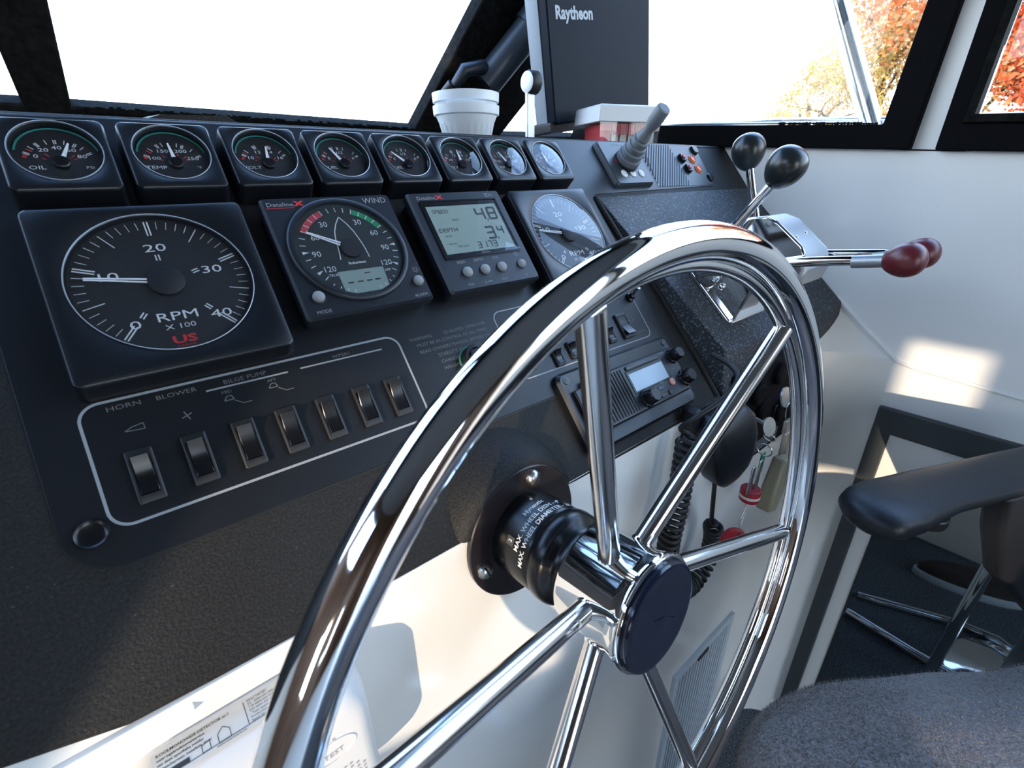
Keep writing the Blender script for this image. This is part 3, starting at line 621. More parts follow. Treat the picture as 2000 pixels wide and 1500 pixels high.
# ------------------------------------------------------------------ THRUSTER JOYSTICK
g = pthing('thruster_joystick', 'grey ribbed joystick on a small dark plate with three white buttons', 'joystick', 605.5, 139.5, 1.2)
n = 48
B().loft([lift(rrect(44, 38, 6, n), 0), lift(rrect(43, 37, 5, n), 5), lift(rrect(41, 35.5, 5, n), 8), lift(rrect(40, 34.5, 5, n), 8)]).obj('base_plate', m_plate, g, smooth=25)
tilt = Vector((-0.16, 0.05, 1)).normalized().to_track_quat('Z', 'Y').to_matrix().to_4x4()
prof = [(19, 8), (19, 13)]
b = B().lathe(prof + [(.1, 13)], 32, tilt); b.obj('collar', m_blackm, g)
pr = [(17.5, 12)]
for i in range(4):
    z1 = 15 + i * 9; r1 = 18 - i * 2.0; pr += [(r1, z1), (r1 + .3, z1 + 5.5), (r1 - .6, z1 + 6.8), (r1 - 2.6, z1 + 7.0), (r1 - 2.6, z1 + 8.6)]
pr += [(10, 52), (8.5, 58), (7, 64), (7, 67), (8.5, 72), (9.6, 78), (9.8, 96), (9.2, 98.5), (7.5, 99.6), (.1, 99.8)]
B().lathe(pr, 36, tilt).obj('stick', m_stick, g, smooth=30)
for x in (-19.5, 0.5, 20.5):
    B().lathe([(6, 7.8), (6, 8.8), (5, 9.4), (.1, 9.4)], 24, cx=x, cy=-20).obj('button', m_det, g); b = B(); b.poly([(x + 2.6 * math.cos(R(a)), -20 + 2.6 * math.sin(R(a))) for a in range(0, 360, 60)], .5, 9.6, True); printed(b, 'button_mark', m_inkgrey, g)
b = B(); b.seg(-34, 22, -24, -4, 7, 8.2); b = B(); b.add([(-26, 2, 8.2), (-17, 10, 8.2), (-15, -8, 8.2)], [(0, 1, 2)]); printed(b, 'red_arrow', m_red, g, label='red direction mark')
b = B(); text(b, 'BOW THRUSTER', 4, 30, 4.5, 8.25); printed(b, 'front_lettering', m_line, g)

# ------------------------------------------------------------------ VHF RADIO
g = pthing('vhf_radio', 'black marine radio flush mounted under the switches, pale blue screen', 'radio', 395, -164, 1.2)
n = 48
B().loft([lift(rrect(95, 44, 9, n), 0), lift(rrect(95, 44, 9, n), 5), lift(rrect(92, 41, 7, n), 8.5), lift(rrect(90, 39, 7, n), 8.5), lift(rrect(86, 31, 6, n, 0, -2), 7.0)]).obj('mounting_frame', m_bezel, g, smooth=30)
B().loft([lift(rrect(76, 28, 4, n, 8, 0), 6), lift(rrect(76, 28, 4, n, 8, 0), 14), lift(rrect(73.5, 26, 3, n, 8, 0), 17)]).obj('radio_body', m_navy, g, smooth=30)
B().box(-83, -66, -24, 22, 8, 11).obj('side_rib', m_bezel, g, bevel=2)
for i in range(10):
    x = -36 + i * 4.6 - 22; B().tube([(x, 24, 17), (x + .6, 0, 17.6), (x + 1, -24, 17)], 1.0, 6).obj('grille_bar', m_blackm, g)
B().box(-11, 58, -7, 19, 16.5, 17.6).obj('screen_surround', m_black, g, bevel=1)
b = B(); b.add([(-8, -5, 17.8), (53, -5, 17.8), (53, 15.5, 17.8), (-8, 15.5, 17.8)], [(0, 1, 2, 3)]); printed(b, 'screen', m_lcdlit, g)
B().box(-8, 50, 19.5, 24.5, 16.5, 19).obj('nameplate', m_plate, g, bevel=1)
def knob(g, x, y, r, h, z=17):
    b = B(); n = 40; pts = [((r + (.7 if i % 4 < 2 else 0)) * math.cos(2 * math.pi * i / n), (r + (.7 if i % 4 < 2 else 0)) * math.sin(2 * math.pi * i / n)) for i in range(n)]
    b.loft([[(x + 1.25 * px, y + 1.25 * py, z) for px, py in pts], [(x + 1.15 * px, y + 1.15 * py, z + 2.5) for px, py in pts], [(x + px, y + py, z + 3) for px, py in pts], [(x + px * .93, y + py * .93, z + h - 1.5) for px, py in pts], [(x + px * .8, y + py * .8, z + h) for px, py in pts]])
    return b.obj('knob', m_black, g)
knob(g, 2, -16, 8, 15); knob(g, 76, 16, 7, 14); knob(g, 79, -13, 8, 12)
for (x, y, w, h) in ((30, -12.5, 10, 5), (30, -21, 10, 5), (44, -21, 7, 6)):
    B().box(x - w / 2, x + w / 2, y - h / 2, y + h / 2, 17, 18.6).obj('button', m_plate, g, bevel=1)
B().lathe([(4.4, 17), (4.4, 18.6), (3.6, 19.2), (.1, 19.3)], 24, cx=54, cy=-11).obj('button', mat('salmon_button', (.6, .26, .18), .5), g)['label'] = 'salmon coloured round button'
for (x, y) in ((-84, 35), (87, 36)):
    B().lathe([(4.2, 8.3), (4.2, 8.8), (2, 8.9), (.1, 9.4)], 20, cx=x, cy=y).obj('mounting_screw', m_motor, g)
b = B(); text(b, 'MARINE', 60, 23.5, 3.0, 17.2); text(b, 'SQL', 68, 2, 2.6, 17.2); text(b, '16', 54, -4.2, 2.8, 17.2); text(b, 'SCAN', 36, -7.4, 2.6, 17.9); printed(b, 'front_lettering', m_line, g)

# ------------------------------------------------------------------ STEERING WHEEL
g = thing('steering_wheel', 'large polished stainless steel six-spoke wheel with dark hub cap', 'steering wheel', WC + Vector((0, 0, Z0)), WQ)
RM = 240
# find spin so that angle 0 in local equals world +X
inv = WQ.inverted(); ax = inv @ Vector((1, 0, 0)); off = math.atan2(ax.y, ax.x)
upv = inv @ Vector((0, 0, 1)); sg = 1 if (Vector((-ax.y, ax.x, 0)).dot(upv) > 0) else -1
def wl(a, r, z): t = off + sg * R(a); return (r * math.cos(t), r * math.sin(t), z)
B().torus(RM + 0.5, 10.3, 220, 28).obj('rim', m_chrome, g, smooth=180)
B().torus(RM - 10.5, 5.0, 200, 20, -6.5).obj('inner_ring', m_chrome, g, smooth=180)
HL = 66
B().lathe([(36, -HL), (38.5, -HL + 1), (39, -HL + 3), (39.5, -20), (41.5, -14.5), (42.6, -12), (42.8, -9), (41.8, -7), (40, -7), (39.5, -10)], 96).obj('hub', m_chrome, g, smooth=50)
cap = B().lathe([(39.5, -10), (39.8, -4), (38.5, -2.2), (35.5, -1.5), (33.5, -1.8), (.1, .6)], 72).obj('hub_cap', mat('navy_hub_cap', (.006, .009, .022), .16), g, smooth=40)
b = B(); b.poly([wl(150, 12, 0)[:2], wl(100, 4, 0)[:2], wl(330, 17, 0)[:2]], 1.0, .45); printed(b, 'cap_emblem', mat('navy_emblem', (.012, .018, .04), .25), cap)
for a in (46, 106, 166, 226, 286, 346):
    p0 = Vector(wl(a, 33, -38)); p1 = Vector(wl(a, RM - 12, -6)); pts = [tuple(p0.lerp(p1, t / 6)) for t in range(7)]
    B().tube(pts, [7.4] * 7, 24).obj('spoke', m_brushed, g, smooth=60)
    B().tube([tuple(p0.lerp(p1, .018)), tuple(p0.lerp(p1, .036))], [8.6, 7.6], 24).obj('spoke_collar', m_chrome, g, smooth=60)
# helm pump and flange
g = thing('helm_pump', 'black hydraulic helm with round flange and three slotted screws behind the wheel', 'helm', WC + Vector((0, 0, Z0)), WQ)
B().lathe([(60, -141), (60, -137.5), (59, -136.6), (39, -136.6)], 96).obj('flange', m_plum, g, smooth=30)
B().lathe([(37.6, -137), (37.6, -100), (36.5, -97), (38.4, -94), (39, -90), (38.4, -84), (36, -80), (32, -78), (30.5, -74), (30, -70), (31, -67), (31, -60)], 72).obj('helm_body', m_black, g, smooth=45)
for k in range(3):
    a = 76 + 120 * k; x, y, _ = wl(a, 49, 0)
    s_o = B().lathe([(7.2, -137), (6.9, -134.5), (5.6, -132.4), (3, -131.1), (.1, -130.8)], 28, cx=x, cy=y).obj('screw', m_screw, g, smooth=60)
    b = B(); M_ = Matrix.Translation((x, y, -131.4)) @ Matrix.Rotation(R(40 + 70 * k), 4, 'Z'); b.box(-6.6, 6.6, -.8, .8, -1.4, .75, M_); b.obj('screw_slot', m_blackm, s_o)
# curved print on the helm body
def wrap(b, s, ang, z, size, r=37.75, sx_=1.0):
    bb = B(); text(bb, s, 0, 0, size, 0, sx_)
    for (x, y, _z) in [bb.v[i] for i in range(0)]: pass
    vs = []
    for x, y, _ in bb.v:
        t = ang - x / r; vs.append((*[r * q for q in (math.cos(off + sg * t), math.sin(off + sg * t))], z + y))
    b.add(vs, bb.f)
# text reads with its top towards the flange (-z), running clockwise
def wrap2(b, s, ang, z, size, r=37.9, sx_=1.0):
    bb = B(); text(bb, s, 0, 0, size, 0, sx_, bold=.12); vs = []
    for x, y, _ in bb.v:
        t = R(ang) - x / r; vs.append((r * math.cos(off + sg * t), r * math.sin(off + sg * t), z - y))
    b.add(vs, bb.f)
b = B(); wrap2(b, 'MAX. WHEEL DISH - 4"', 112, -109, 6.0); wrap2(b, 'MAX. WHEEL DIAMETER - 20"', 114, -102, 6.0); wrap2(b, 'Hynautic', 100, -117, 6.0); wrap2(b, '2', 150, -117, 5.0); wrap2(b, '4', 92, -125, 4.0)
printed(b, 'white_lettering', m_print, g)
b = B()
for i in range(6):
    t0, t1 = R(145 + i * 1.8), R(145 + (i + 1) * 1.8); r = 37.8
    b.add([(r * math.cos(off + sg * t0), r * math.sin(off + sg * t0), -121), (r * math.cos(off + sg * t1), r * math.sin(off + sg * t1), -121), (r * math.cos(off + sg * t1), r * math.sin(off + sg * t1), -113), (r * math.cos(off + sg * t0), r * math.sin(off + sg * t0), -113)], [(0, 1, 2, 3)])
b.obj('number_patch', mat('grey_patch', (.06, .06, .05), .5), g)

# ------------------------------------------------------------------ ENGINE CONTROLS
g = pthing('engine_control', 'chrome twin engine control box with two black and two maroon knobbed levers', 'throttle lever', 640, -70, 0)
prof = [(-4, 46), (28, 36), (48, 30), (52, 60), (40, 100), (24, 116), (10, 122), (-10, 126), (-30, 124), (-52, 112), (-64, 92), (-72, 60), (-74, 26)]
prof = [(52, 8), (56, 40), (52, 80), (42, 108), (28, 130), (8, 141), (-18, 146), (-38, 146), (-52, 138), (-62, 118), (-70, 90), (-73, 60), (-72, 24)]
def xprism(pr, x0, x1): n = len(pr); return B().add([(x0, *p) for p in pr] + [(x1, *p) for p in pr], [tuple(range(n)), tuple(range(2 * n - 1, n - 1, -1))] + [(i, n + i, n + (i + 1) % n, (i + 1) % n) for i in range(n)])
prof = [(40, 4), (44, 60), (41, 97), (32, 119), (22, 134), (8, 141), (-30, 149), (-41, 147), (-48, 132), (-43, 100), (-42, 83), (-69, 33), (-69, 24)]
prof_h = [(34, 16), (38, 95), (28, 124), (13, 134), (-38, 143), (-56, 138), (-68, 121), (-60, 100), (-46, 60), (-62, 28)]
xprism(prof_h, -37, 43).obj('housing', m_satin, g, bevel=5, seg=3)
xprism(prof, -42, -36).obj('side_plate', m_chrome, g, bevel=2.5, seg=3)
xprism([(y * .98, z - 2) for y, z in prof_h], 43, 47).obj('side_plate', m_chrome, g, bevel=2, seg=3)
b = B().prism(rrect(52, 68, 8, 48, 2, -6), -2, 5, Matrix.Translation((0, 0, 0)) @ Matrix.Rotation(R(-7.4), 4, 'X') @ Matrix.Translation((0, 0, 22.5)))
b.obj('base_plate', m_chrome, g, bevel=2)
b = B().box(-24, 20, -2, 26, 0, 2.5, Matrix.Translation((10, -30, 138.5)) @ Matrix.Rotation(R(-9.5), 4, 'X')); b.obj('cover_plate', m_satin, g, bevel=1)
for (x, y, z) in ((-12, -14, 138), (22, -10, 137)): B().ell((x, y, z), (2.6, 2.6, 2.6), 12, 8).obj('cover_screw', m_chrome, g)
for (y, z) in ((20, 30), (-15, 54)):
    B().ell((-43, y - 6, z - 8), (4, 4.6, 4.6), 14, 10).obj('plate_screw', m_chrome, g)
B().lathe([(26, 0), (26, 5), (22, 9), (12, 12), (.1, 12.5)], 36, Matrix.Translation((-42, 4, 36)) @ Matrix.Scale(.75, 4) @ Matrix.Rotation(R(-90), 4, 'Y')).obj('pivot_boss', m_chrome, g, smooth=50)
B().lathe([(26, 0), (26, 5), (22, 9), (12, 12), (.1, 12.5)], 36, Matrix.Translation((43, 4, 62)) @ Matrix.Rotation(R(90), 4, 'Y')).obj('pivot_boss', m_chrome, g, smooth=50)
def egg(b, c, d, L, r):
    q = Vector(d).normalized().to_track_quat('Z', 'Y').to_matrix().to_4x4(); M_ = Matrix.Translation(c) @ q; rings = []
    prof = []
    for i in range(1, 20):
        t = math.pi * i / 20; zz = -math.cos(t) * L; rr = r * math.sin(t) * (1 + .14 * math.cos(math.pi - t) * 1.0); prof.append((rr, zz))
    b.lathe(prof, 32, M_); return b
def lever(x, pts, kn, m_k, r, kd, lab, sleeve=False):
    P = [(x, y + 70, z) for y, z in pts]; Q = [Vector(p) for p in P]
    o = B().tube([tuple(q) for q in catmull(Q)], 5.4, 16).obj('lever', m_chrome, g, smooth=60); o['label'] = lab
    kc = Vector((x, kn[0] + 70, kn[1])); d = (Vector((0, kd[0], kd[1]))).normalized()
    egg(B(), kc, d, r * 1.12, r).obj('knob', m_k, o, smooth=80)
    if sleeve: B().tube([tuple(kc - d * (r + 26)), tuple(kc - d * (r - 4))], 6.6, 18).obj('sleeve', m_satin, o)
    return o
def catmull(P, k=8):
    out_ = []; n = len(P)
    for i in range(n - 1):
        p0, p1, p2, p3 = P[max(i - 1, 0)], P[i], P[i + 1], P[min(i + 2, n - 1)]
        for j in range(k):
            t = j / k; out_.append(.5 * ((2 * p1) + (-p0 + p2) * t + (2 * p0 - 5 * p1 + 4 * p2 - p3) * t * t + (-p0 + 3 * p1 - 3 * p2 + p3) * t ** 3))
    out_.append(P[-1]); return out_
lever(-55, [(-64, 36), (-47, 80), (-36, 113), (-24, 160)], (-18, 178), m_blkknob, 20.5, (6, 18), 'front lever with black knob leaning aft')
lever(-55, [(-64, 36), (-94, 98), (-116, 144), (-148, 196)], (-165, 222), m_redknob, 16.5, (-17, 28), 'front lever with maroon knob laid right back', True)
lever(60, [(-62, 60), (-30, 78), (20, 98), (48, 110)], (62, 116), m_blkknob, 21.5, (14, 8), 'rear lever with black knob standing up')
lever(60, [(-70, 60), (-98, 112), (-118, 142), (-146, 184)], (-164, 210), m_redknob, 17, (-17, 28), 'rear lever with maroon knob laid right back', True)

# ------------------------------------------------------------------ IGNITION PLATE, KEYS
MY = Matrix.Rotation(R(90), 4, 'X')         # local z of helper shapes -> -Y (out of the face)
def faceprism(pts, d0, d1): return B().prism(pts, d0, d1, MY)
g = faceprism(rrect(125, 84, 6, 48, 692, -229), -4, 7).obj('ignition_plate', m_dull, D, loc=(0, -141, 0), bevel=1); g['label'] = 'black ignition plate low on the console face'
b = B()
for i in range(5): b.box(600, 760, -288 - i * 4.4, -286.4 - i * 4.4, 7, 7.6, MY)
for i in range(4): b.box(770, 800, -170 - i * 6, -168 - i * 6, 7, 7.6, MY)
b.obj('plate_lines', m_line, g)['kind'] = 'stuff'
for (x, y) in ((640, -190), (705, -176), (668, -222), (740, -250)):
    B().lathe([(17, 7), (17, 13), (14, 16), (.1, 16.5)], 28, MY @ Matrix.Translation((x, y, 0))).obj('rotary_switch', m_dull, g)
B().box(722, 742, -262, -236, 7, 10, MY).obj('indicator', m_blackm, g, bevel=1)
B().box(744, 756, -250, -232, 7.5, 11, MY).obj('indicator_light', m_blueled, g, bevel=1)['label'] = 'lit blue indicator'
def keyhead(x, y, z, r, name='key', lab=None):
    pass
# ignition key 1 (round head) + ring with floats
def kthing(name, lab, cat, grp=None): return thing(name, lab, cat, (0, -190, Z0), (0, 0, 0), grp)
g = kthing('ignition_key', 'round nickel ignition key with hanging rings, left of the two in the plate', 'key')
B().lathe([(12, -1.2), (12, 1.2)], 32, Matrix.Translation((551, -14, -187)) @ Matrix.Rotation(R(70), 4, 'X') @ Matrix.Rotation(R(-10), 4, 'Y')).obj('key_head', m_key, g)
B().tube([(551, -6, -184), (552, 40, -178)], 2.4, 8).obj('key_blade', m_key, g)
B().torus(7, .8, 32, 6, 0, Matrix.Translation((556, -16, -203)) @ Matrix.Rotation(R(60), 4, 'Y')).obj('split_ring', m_key, g)
g = kthing('key_bunch', 'small bunch of keys with green tag hanging below the microphone', 'key')
B().torus(9, .9, 32, 6, 0, Matrix.Translation((556, -14, -222)) @ Matrix.Rotation(R(80), 4, 'Y')).obj('split_ring', m_key, g)
B().box(558, 571, -12, -10, -262, -232).obj('green_tag', mat('green_key_tag', (.01, .18, .09), .4), g, bevel=2)
B().box(547, 556, -16, -13.5, -282, -235).obj('key', m_key, g, bevel=1); B().box(528, 537, -16, -13.5, -278, -236, Matrix.Rotation(0, 4, 'X')).obj('key', m_key, g, bevel=1)
g = kthing('key_float', 'red foam key float with white band, string and round red tag with black letters', 'key float')
B().lathe([(12, -9), (12.5, -7), (12.5, 7), (12, 9)], 32, Matrix.Translation((547, -12, -286))).obj('float', m_redfloat, g, bevel=1)
B().lathe([(12.8, -3), (12.8, 1)], 32, Matrix.Translation((547, -12, -286)), cap=False).obj('float_band', m_rope, g)
B().tube([(543, -12, -294), (545, -12, -315), (508, -22, -312), (516, -18, -306), (550, -12, -294)], 1.3, 8).obj('string', m_rope, g)
MTg = Matrix.Translation((497, -22, -326)) @ Matrix.Rotation(R(-48), 4, 'Z') @ Matrix.Rotation(R(90), 4, 'X')
tagb = B().lathe([(18, -2.4), (19.5, -1.2), (19.5, 1.2), (18, 2.4)], 40, MTg @ Matrix.Scale(1.25, 4, (0, 1, 0)) @ Matrix.Scale(.78, 4)).obj('round_tag', m_redfloat, g)
b = B(); text(b, 'WINNER', 0, 0, 7.5, 2.6, 1.0, M=MTg @ Matrix.Translation((6, 0, 0)) @ Matrix.Rotation(R(-80), 4, 'Z')); printed(b, 'tag_lettering', m_ink, g)
g = kthing('second_key', 'right ignition key with a large tan resin tag hanging from its ring', 'key')
B().lathe([(14, -1.2), (14, 1.2)], 32, Matrix.Translation((641, 4, -182)) @ Matrix.Rotation(R(75), 4, 'X')).obj('key_head', m_key, g)
B().torus(15, .9, 40, 6, 0, Matrix.Translation((648, -4, -205)) @ Matrix.Rotation(R(78), 4, 'X')).obj('split_ring', m_key, g)
B().loft([[(632, -8, -212), (662, -8, -215), (662, -3, -215), (632, -3, -212)], [(634, -8, -232), (660, -8, -234), (660, -3, -234), (634, -3, -232)]]).obj('ring_plate', m_key, g, bevel=1)
B().box(634, 648, -10, -6, -275, -232).obj('blade_holder', m_key, g, bevel=1)
b = B()
for i in range(16): b.box(648, 652, -10, -6, -272 + i * 2.5, -270.6 + i * 2.5)
b.obj('key_teeth', m_key, g)
B().loft([[(622, -22, -262), (654, -22, -270), (654, -4, -270), (622, -4, -262)], [(604, -24, -305), (646, -24, -312), (646, -4, -312), (604, -4, -305)], [(600, -24, -340), (628, -24, -352), (628, -4, -352), (600, -4, -340)]]).obj('tag', m_tan, g, bevel=4, seg=3)

# ------------------------------------------------------------------ MICROPHONE AND CORD
g = thing('hand_microphone', 'black fist microphone hanging from its clip below the dashboard with coiled cord', 'microphone', (500, -175, Z0 - 205), (R(-4), R(-12), R(-8)))
secs = []
for z, w, d in ((52, 20, 12), (48, 28, 16), (34, 37, 20), (8, 39, 22), (-18, 36, 20), (-36, 29, 17), (-50, 18, 12), (-54, 12, 9)):
    secs.append([(w * math.copysign(abs(math.cos(t)) ** .38, math.cos(t)), -d * .2 + d * math.copysign(abs(math.sin(t)) ** .45, math.sin(t)), z) for t in [2 * math.pi * i / 36 for i in range(36)]])
B().loft(secs).obj('mic_body', m_bezel, g, smooth=60)
b = B()
for i in range(7): b.tube([(14, -22, 20 - i * 5), (32, -18, 22 - i * 5)], 1.0, 6)
b.obj('speaker_grille', m_black, g)
B().box(-38, -24, 6, 26, 30, 62).obj('clip', m_blackm, g, bevel=3)
cord = [(487, -150, -92), (486, -172, -98), (470, -190, -104), (440, -192, -118), (414, -180, -135), (409, -168, -150), (418, -166, -160)]
pc = [Vector(p) for p in cord]
coilL = catmull([Vector(p) for p in ((419, -172, -161), (416, -174, -195), (411, -176, -245), (405, -176, -305), (415, -176, -350), (452, -176, -408), (488, -176, -424), (520, -176, -402), (527, -176, -366), (516, -176, -335))], 40)
cum = [0.0]
for a, b_ in zip(coilL, coilL[1:]): cum.append(cum[-1] + (b_ - a).length)
hel = []; N_ = 900; up = Vector((0, 1, 0))
for i in range(N_):
    s = cum[-1] * i / (N_ - 1); j = min(int(np.searchsorted(cum, s)), len(coilL) - 1); j = max(j, 1)
    t = (s - cum[j - 1]) / max(cum[j] - cum[j - 1], 1e-6); p = coilL[j - 1].lerp(coilL[j], t); d = (coilL[j] - coilL[j - 1]).normalized(); w = d.cross(up).normalized()
    pitch = 9.0 if s < 150 else 6.0
    ph = 2 * math.pi * s / 8.4; rr = 10.5 * min(1, i / 12, (N_ - 1 - i) / 12)
    if i == 0: phs = 0
    hel.append(tuple(p + rr * (math.cos(ph) * w + math.sin(ph) * up)))
cg = tag(B().tube([tuple(v + Vector((0, 0, Z0))) for v in catmull(pc, 8)] + [(x, y, z + Z0) for x, y, z in hel] + [(516, -176, Z0 - 335), (508, -176, Z0 - 318), (503, -176, Z0 - 290), (500, -175, Z0 - 262)], 2.9, 8).obj('coiled_cord', m_rubber, smooth=60), 'black coiled microphone cord looping down from the radio jack', 'cord')

# ------------------------------------------------------------------ CO DETECTOR
g = thing('carbon_monoxide_detector', 'white rounded detector low on the console face with printed label on its top edge', 'detector', (-18, -141, Z0 - 258))
n = 48
def sec(hw, hh, r, d, cz=0): return [(x, -d, z + cz) for x, z in rrect(hw, hh, r, n)]
B().loft([sec(63, 68, 20, 0), sec(64, 69, 20, 4), sec(63, 66, 20, 22), sec(61, 60, 20, 33), sec(57, 55, 18, 37), sec(52, 50, 16, 38)]).obj('casing', m_det, g, smooth=40)
MT = Matrix(((1, 0, 0, 0), (0, 0, -1, 0), (0, 1, 0, 0), (0, 0, 0, 1)))
# label on the sloping top edge (between depth 5 and 23)
sl = math.atan2(3, 18)
ML = Matrix.Translation((0, -14, 68.2)) @ Matrix.Rotation(R(9.5), 4, 'X')
b = B(); b.add([(-46, -8.5, .3), (44, -8.5, .3), (44, 9, .3), (-46, 9, .3)], [(0, 1, 2, 3)], ML); b.obj('label', m_label, g, smooth=0)
b = B()
L1 = ('KOOLMONOXIDE DETECTOR nr.1', 'voor ingebruikname/service', 'van deze specifieke melder', 'te beschermen, installatie door')
for i, s in enumerate(L1): text(b, s, -44, 6.8 - i * 2.6, 2.3 if i == 0 else 2.0, .5, 1.0, align='LEFT', M=ML, bold=.03)
L2 = ('REACTIETIJD', '55   delen per miljoen: 60-90 min', '110 delen per miljoen: 10-40 min', '330 delen per miljoen: < 3 min', '- Type apparaat B', 'Productiedatum 01/2021', 'Batch No. 122138')
for i, s in enumerate(L2): text(b, s, 1, 7.4 - i * 2.1, 1.9, .5, 1.0, align='LEFT', M=ML)
text(b, 'www.smartwares.eu', -10, -7.4, 1.8, .5, M=ML)
b2 = B(); b2.poly([(-16, -6), (-16, -1), (-13, 1.8), (-10, -1), (-10, -6)], .35, .5, True); b2.seg(-.8, 8, -.8, -6, .35, .5); b2.seg(-44, -6.2, 40, -6.2, .35, .5); b2.poly([(-24, -6), (-24, -2), (-20, -1), (-20, -6)], .35, .5, True); b2.box(-42, -30, -6, -3.2, .4, .5)
b.add(b2.v, b2.f, ML); printed(b, 'label_lettering', m_ink, g)
MF = Matrix(((1, 0, 0, 0), (0, 0, -1, -38.3), (0, 1, 0, 0), (0, 0, 0, 1)))
b = B(); text(b, 'TEST', 34, 22, 6, 0, M=MF); text(b, 'S', 36, 34, 6, 0, M=MF); printed(b, 'front_lettering', m_inkgrey, g)
b = B()
for i in range(9):
    for j in range(8):
        if (i - 4) ** 2 + (j - 4) ** 2 < 18: b.lathe([(1.1, 0), (.1, 0.02)], 8, MF @ Matrix.Translation((18 + i * 4, -26 + j * 4, 0)))
b.obj('speaker_holes', m_inkgrey, g)['kind'] = 'stuff'
B().torus(9, .5, 32, 6, 0, MF @ Matrix.Translation((34, 24, 0)) @ Matrix.Scale(1.6, 4, (1, 0, 0))).obj('test_button', m_det, g)

# ------------------------------------------------------------------ VENT GRILLE
g = thing('vent_grille', 'pale louvred vent grille low on the console face right of the wheel hub', 'vent', (670, -141, Z0 - 930))
n = 4
B().loft([[(-107, -8, 200), (107, -8, 200), (107, -8, -200), (-107, -8, -200)], [(-92, -8, 184), (92, -8, 184), (92, -8, -184), (-92, -8, -184)], [(-92, 3, 184), (92, 3, 184), (92, 3, -184), (-92, 3, -184)], [(-107, 3, 200), (107, 3, 200), (107, 3, -200), (-107, 3, -200)]], loop=True).obj('vent_frame', m_vent, g, bevel=1.5)
B().box(-92, 92, -1, 0, -184, 184).obj('vent_back', m_blackm, g)
slat = None
for i in range(16):
    o = B().box(-86 + i * 11.4, -80.5 + i * 11.4, -7, -1.5, -183, 183).obj('slat', m_vent, g, bevel=.8) if slat is None else slat.copy()
    if slat is None: slat = o; o0 = 0
    else: COL.objects.link(o); o.parent = g; o.location = (i * 11.4 * .001, 0, 0)
B().box(-30, 5, -10, -6, 178, 188).obj('slider', m_blackm, g, bevel=1)

# ------------------------------------------------------------------ THINGS ON THE SHELF
def cup(z, lab, h=36, r0=30, r1=40):
    g = thing('plastic_cup', lab, 'cup', (391, 176, Z0 + z), (0, 0, 0), 'nested plastic cups on the shelf')
    b = B(); n = 96
    def rg(r, zz, rib=0): return [((r + rib * (1 if i % 4 < 2 else -1)) * math.cos(2 * math.pi * i / n), (r + rib * (1 if i % 4 < 2 else -1)) * math.sin(2 * math.pi * i / n), zz) for i in range(n)]
    b.loft([rg(r0, 0), rg(r0 + 1, 2, .5), rg(r0 + (r1 - r0) * .62, h * .62, .5), rg(r0 + (r1 - r0) * .7, h * .68), rg(r1, h * .70), rg(r1 + 1.6, h * .72), rg(r1 + 2.2, h), rg(r1 + 1, h), rg(r1 - .5, h * .74), rg(r0 - 1, 3)])
    b.obj('cup_wall', m_cup, g, smooth=30); return g
cup(142, 'white ribbed plastic cup standing on the dash shelf, lower of the two nested')
c2 = cup(156, 'white plastic cup nested in the other, upper of the two')
# card box with lid
AZ = R(-19.5)
g = thing('card_box', 'clear plastic box of red and white cards with ivory lid on the dash shelf', 'box', (721, 193, Z0 + 142), (0, 0, AZ))
b = B(); b.loft([[(-56, -34, 0), (56, -34, 0), (56, 42, 0), (-56, 42, 0)], [(-58, -36, 36), (58, -36, 36), (58, 44, 36), (-58, 44, 36)]], cap1=False); b.obj('box_body', m_clear, g, smooth=0)
B().loft([[(-62, -40, 33), (62, -40, 33), (62, 48, 33), (-62, 48, 33)], [(-60, -38, 56), (60, -38, 56), (60, 46, 56), (-60, 46, 56)], [(-57, -35, 58), (57, -35, 58), (57, 43, 58), (-57, 43, 58)]]).obj('lid', m_lid, g, smooth=20, bevel=1)
for k, x in enumerate((-46, -30, -14, 2)):
    o = B().box(x, x + 12, -28, 36, 2, 31).obj('card_pack', m_cardred if k == 0 else m_card, g)
o = B().box(14, 50, -31, 36, 2, 32).obj('card_pack', m_card, g)
b = B()
for i in range(26): b.box(-40 + i * 3.2, -38.4 + i * 3.2, -33.2, -32.8, 14 + (i % 3), 31)
b.obj('red_stripes', m_cardred, g, smooth=0)
# radar display with cover
RR = Matrix(((0.990647, -0.00354512, -0.13640368), (0.0064714, 0.9997582, 0.02101566), (0.13629619, -0.02170182, 0.9904304)))
g = thing('radar_display', 'charcoal radar display with blank protective cover on a bracket, white maker name', 'radar display', (637, 262, Z0 + 176))
g.rotation_euler = RR.to_euler()
def yring(x0, x1, z0, z1, y, r=6, n=32): return [(x, y, z) for x, z in rrect((x1 - x0) / 2, (z1 - z0) / 2, r, n, (x0 + x1) / 2, (z0 + z1) / 2)]
B().loft([yring(2, 265, 2, 268, 0), yring(0, 267, 0, 270, 2), yring(-1, 268, -1, 271, 22)]).obj('front_cover', m_radar, g, smooth=25)
B().loft([yring(-2, 270, -2, 272, 18), yring(-4, 272, -4, 274, 24), yring(-4, 272, -4, 274, 44), yring(50, 220, 40, 230, 80)]).obj('casing', m_radside, g, smooth=25)
B().loft([yring(-8, 268, -12, 4, 6, 3), yring(-8, 268, -14, 4, 60, 3)]).obj('base_rail', m_blackm, g, smooth=25)
b = B(); text(b, 'Raytheon', 62, 154, 24, 0, .98, bold=.9, M=Matrix(((1, 0, 0, 0), (0, 0, -1, -.6), (0, 1, 0, 0), (0, 0, 0, 1)))); printed(b, 'maker_name', mat('name_grey', (.34, .38, .42), .5), g)
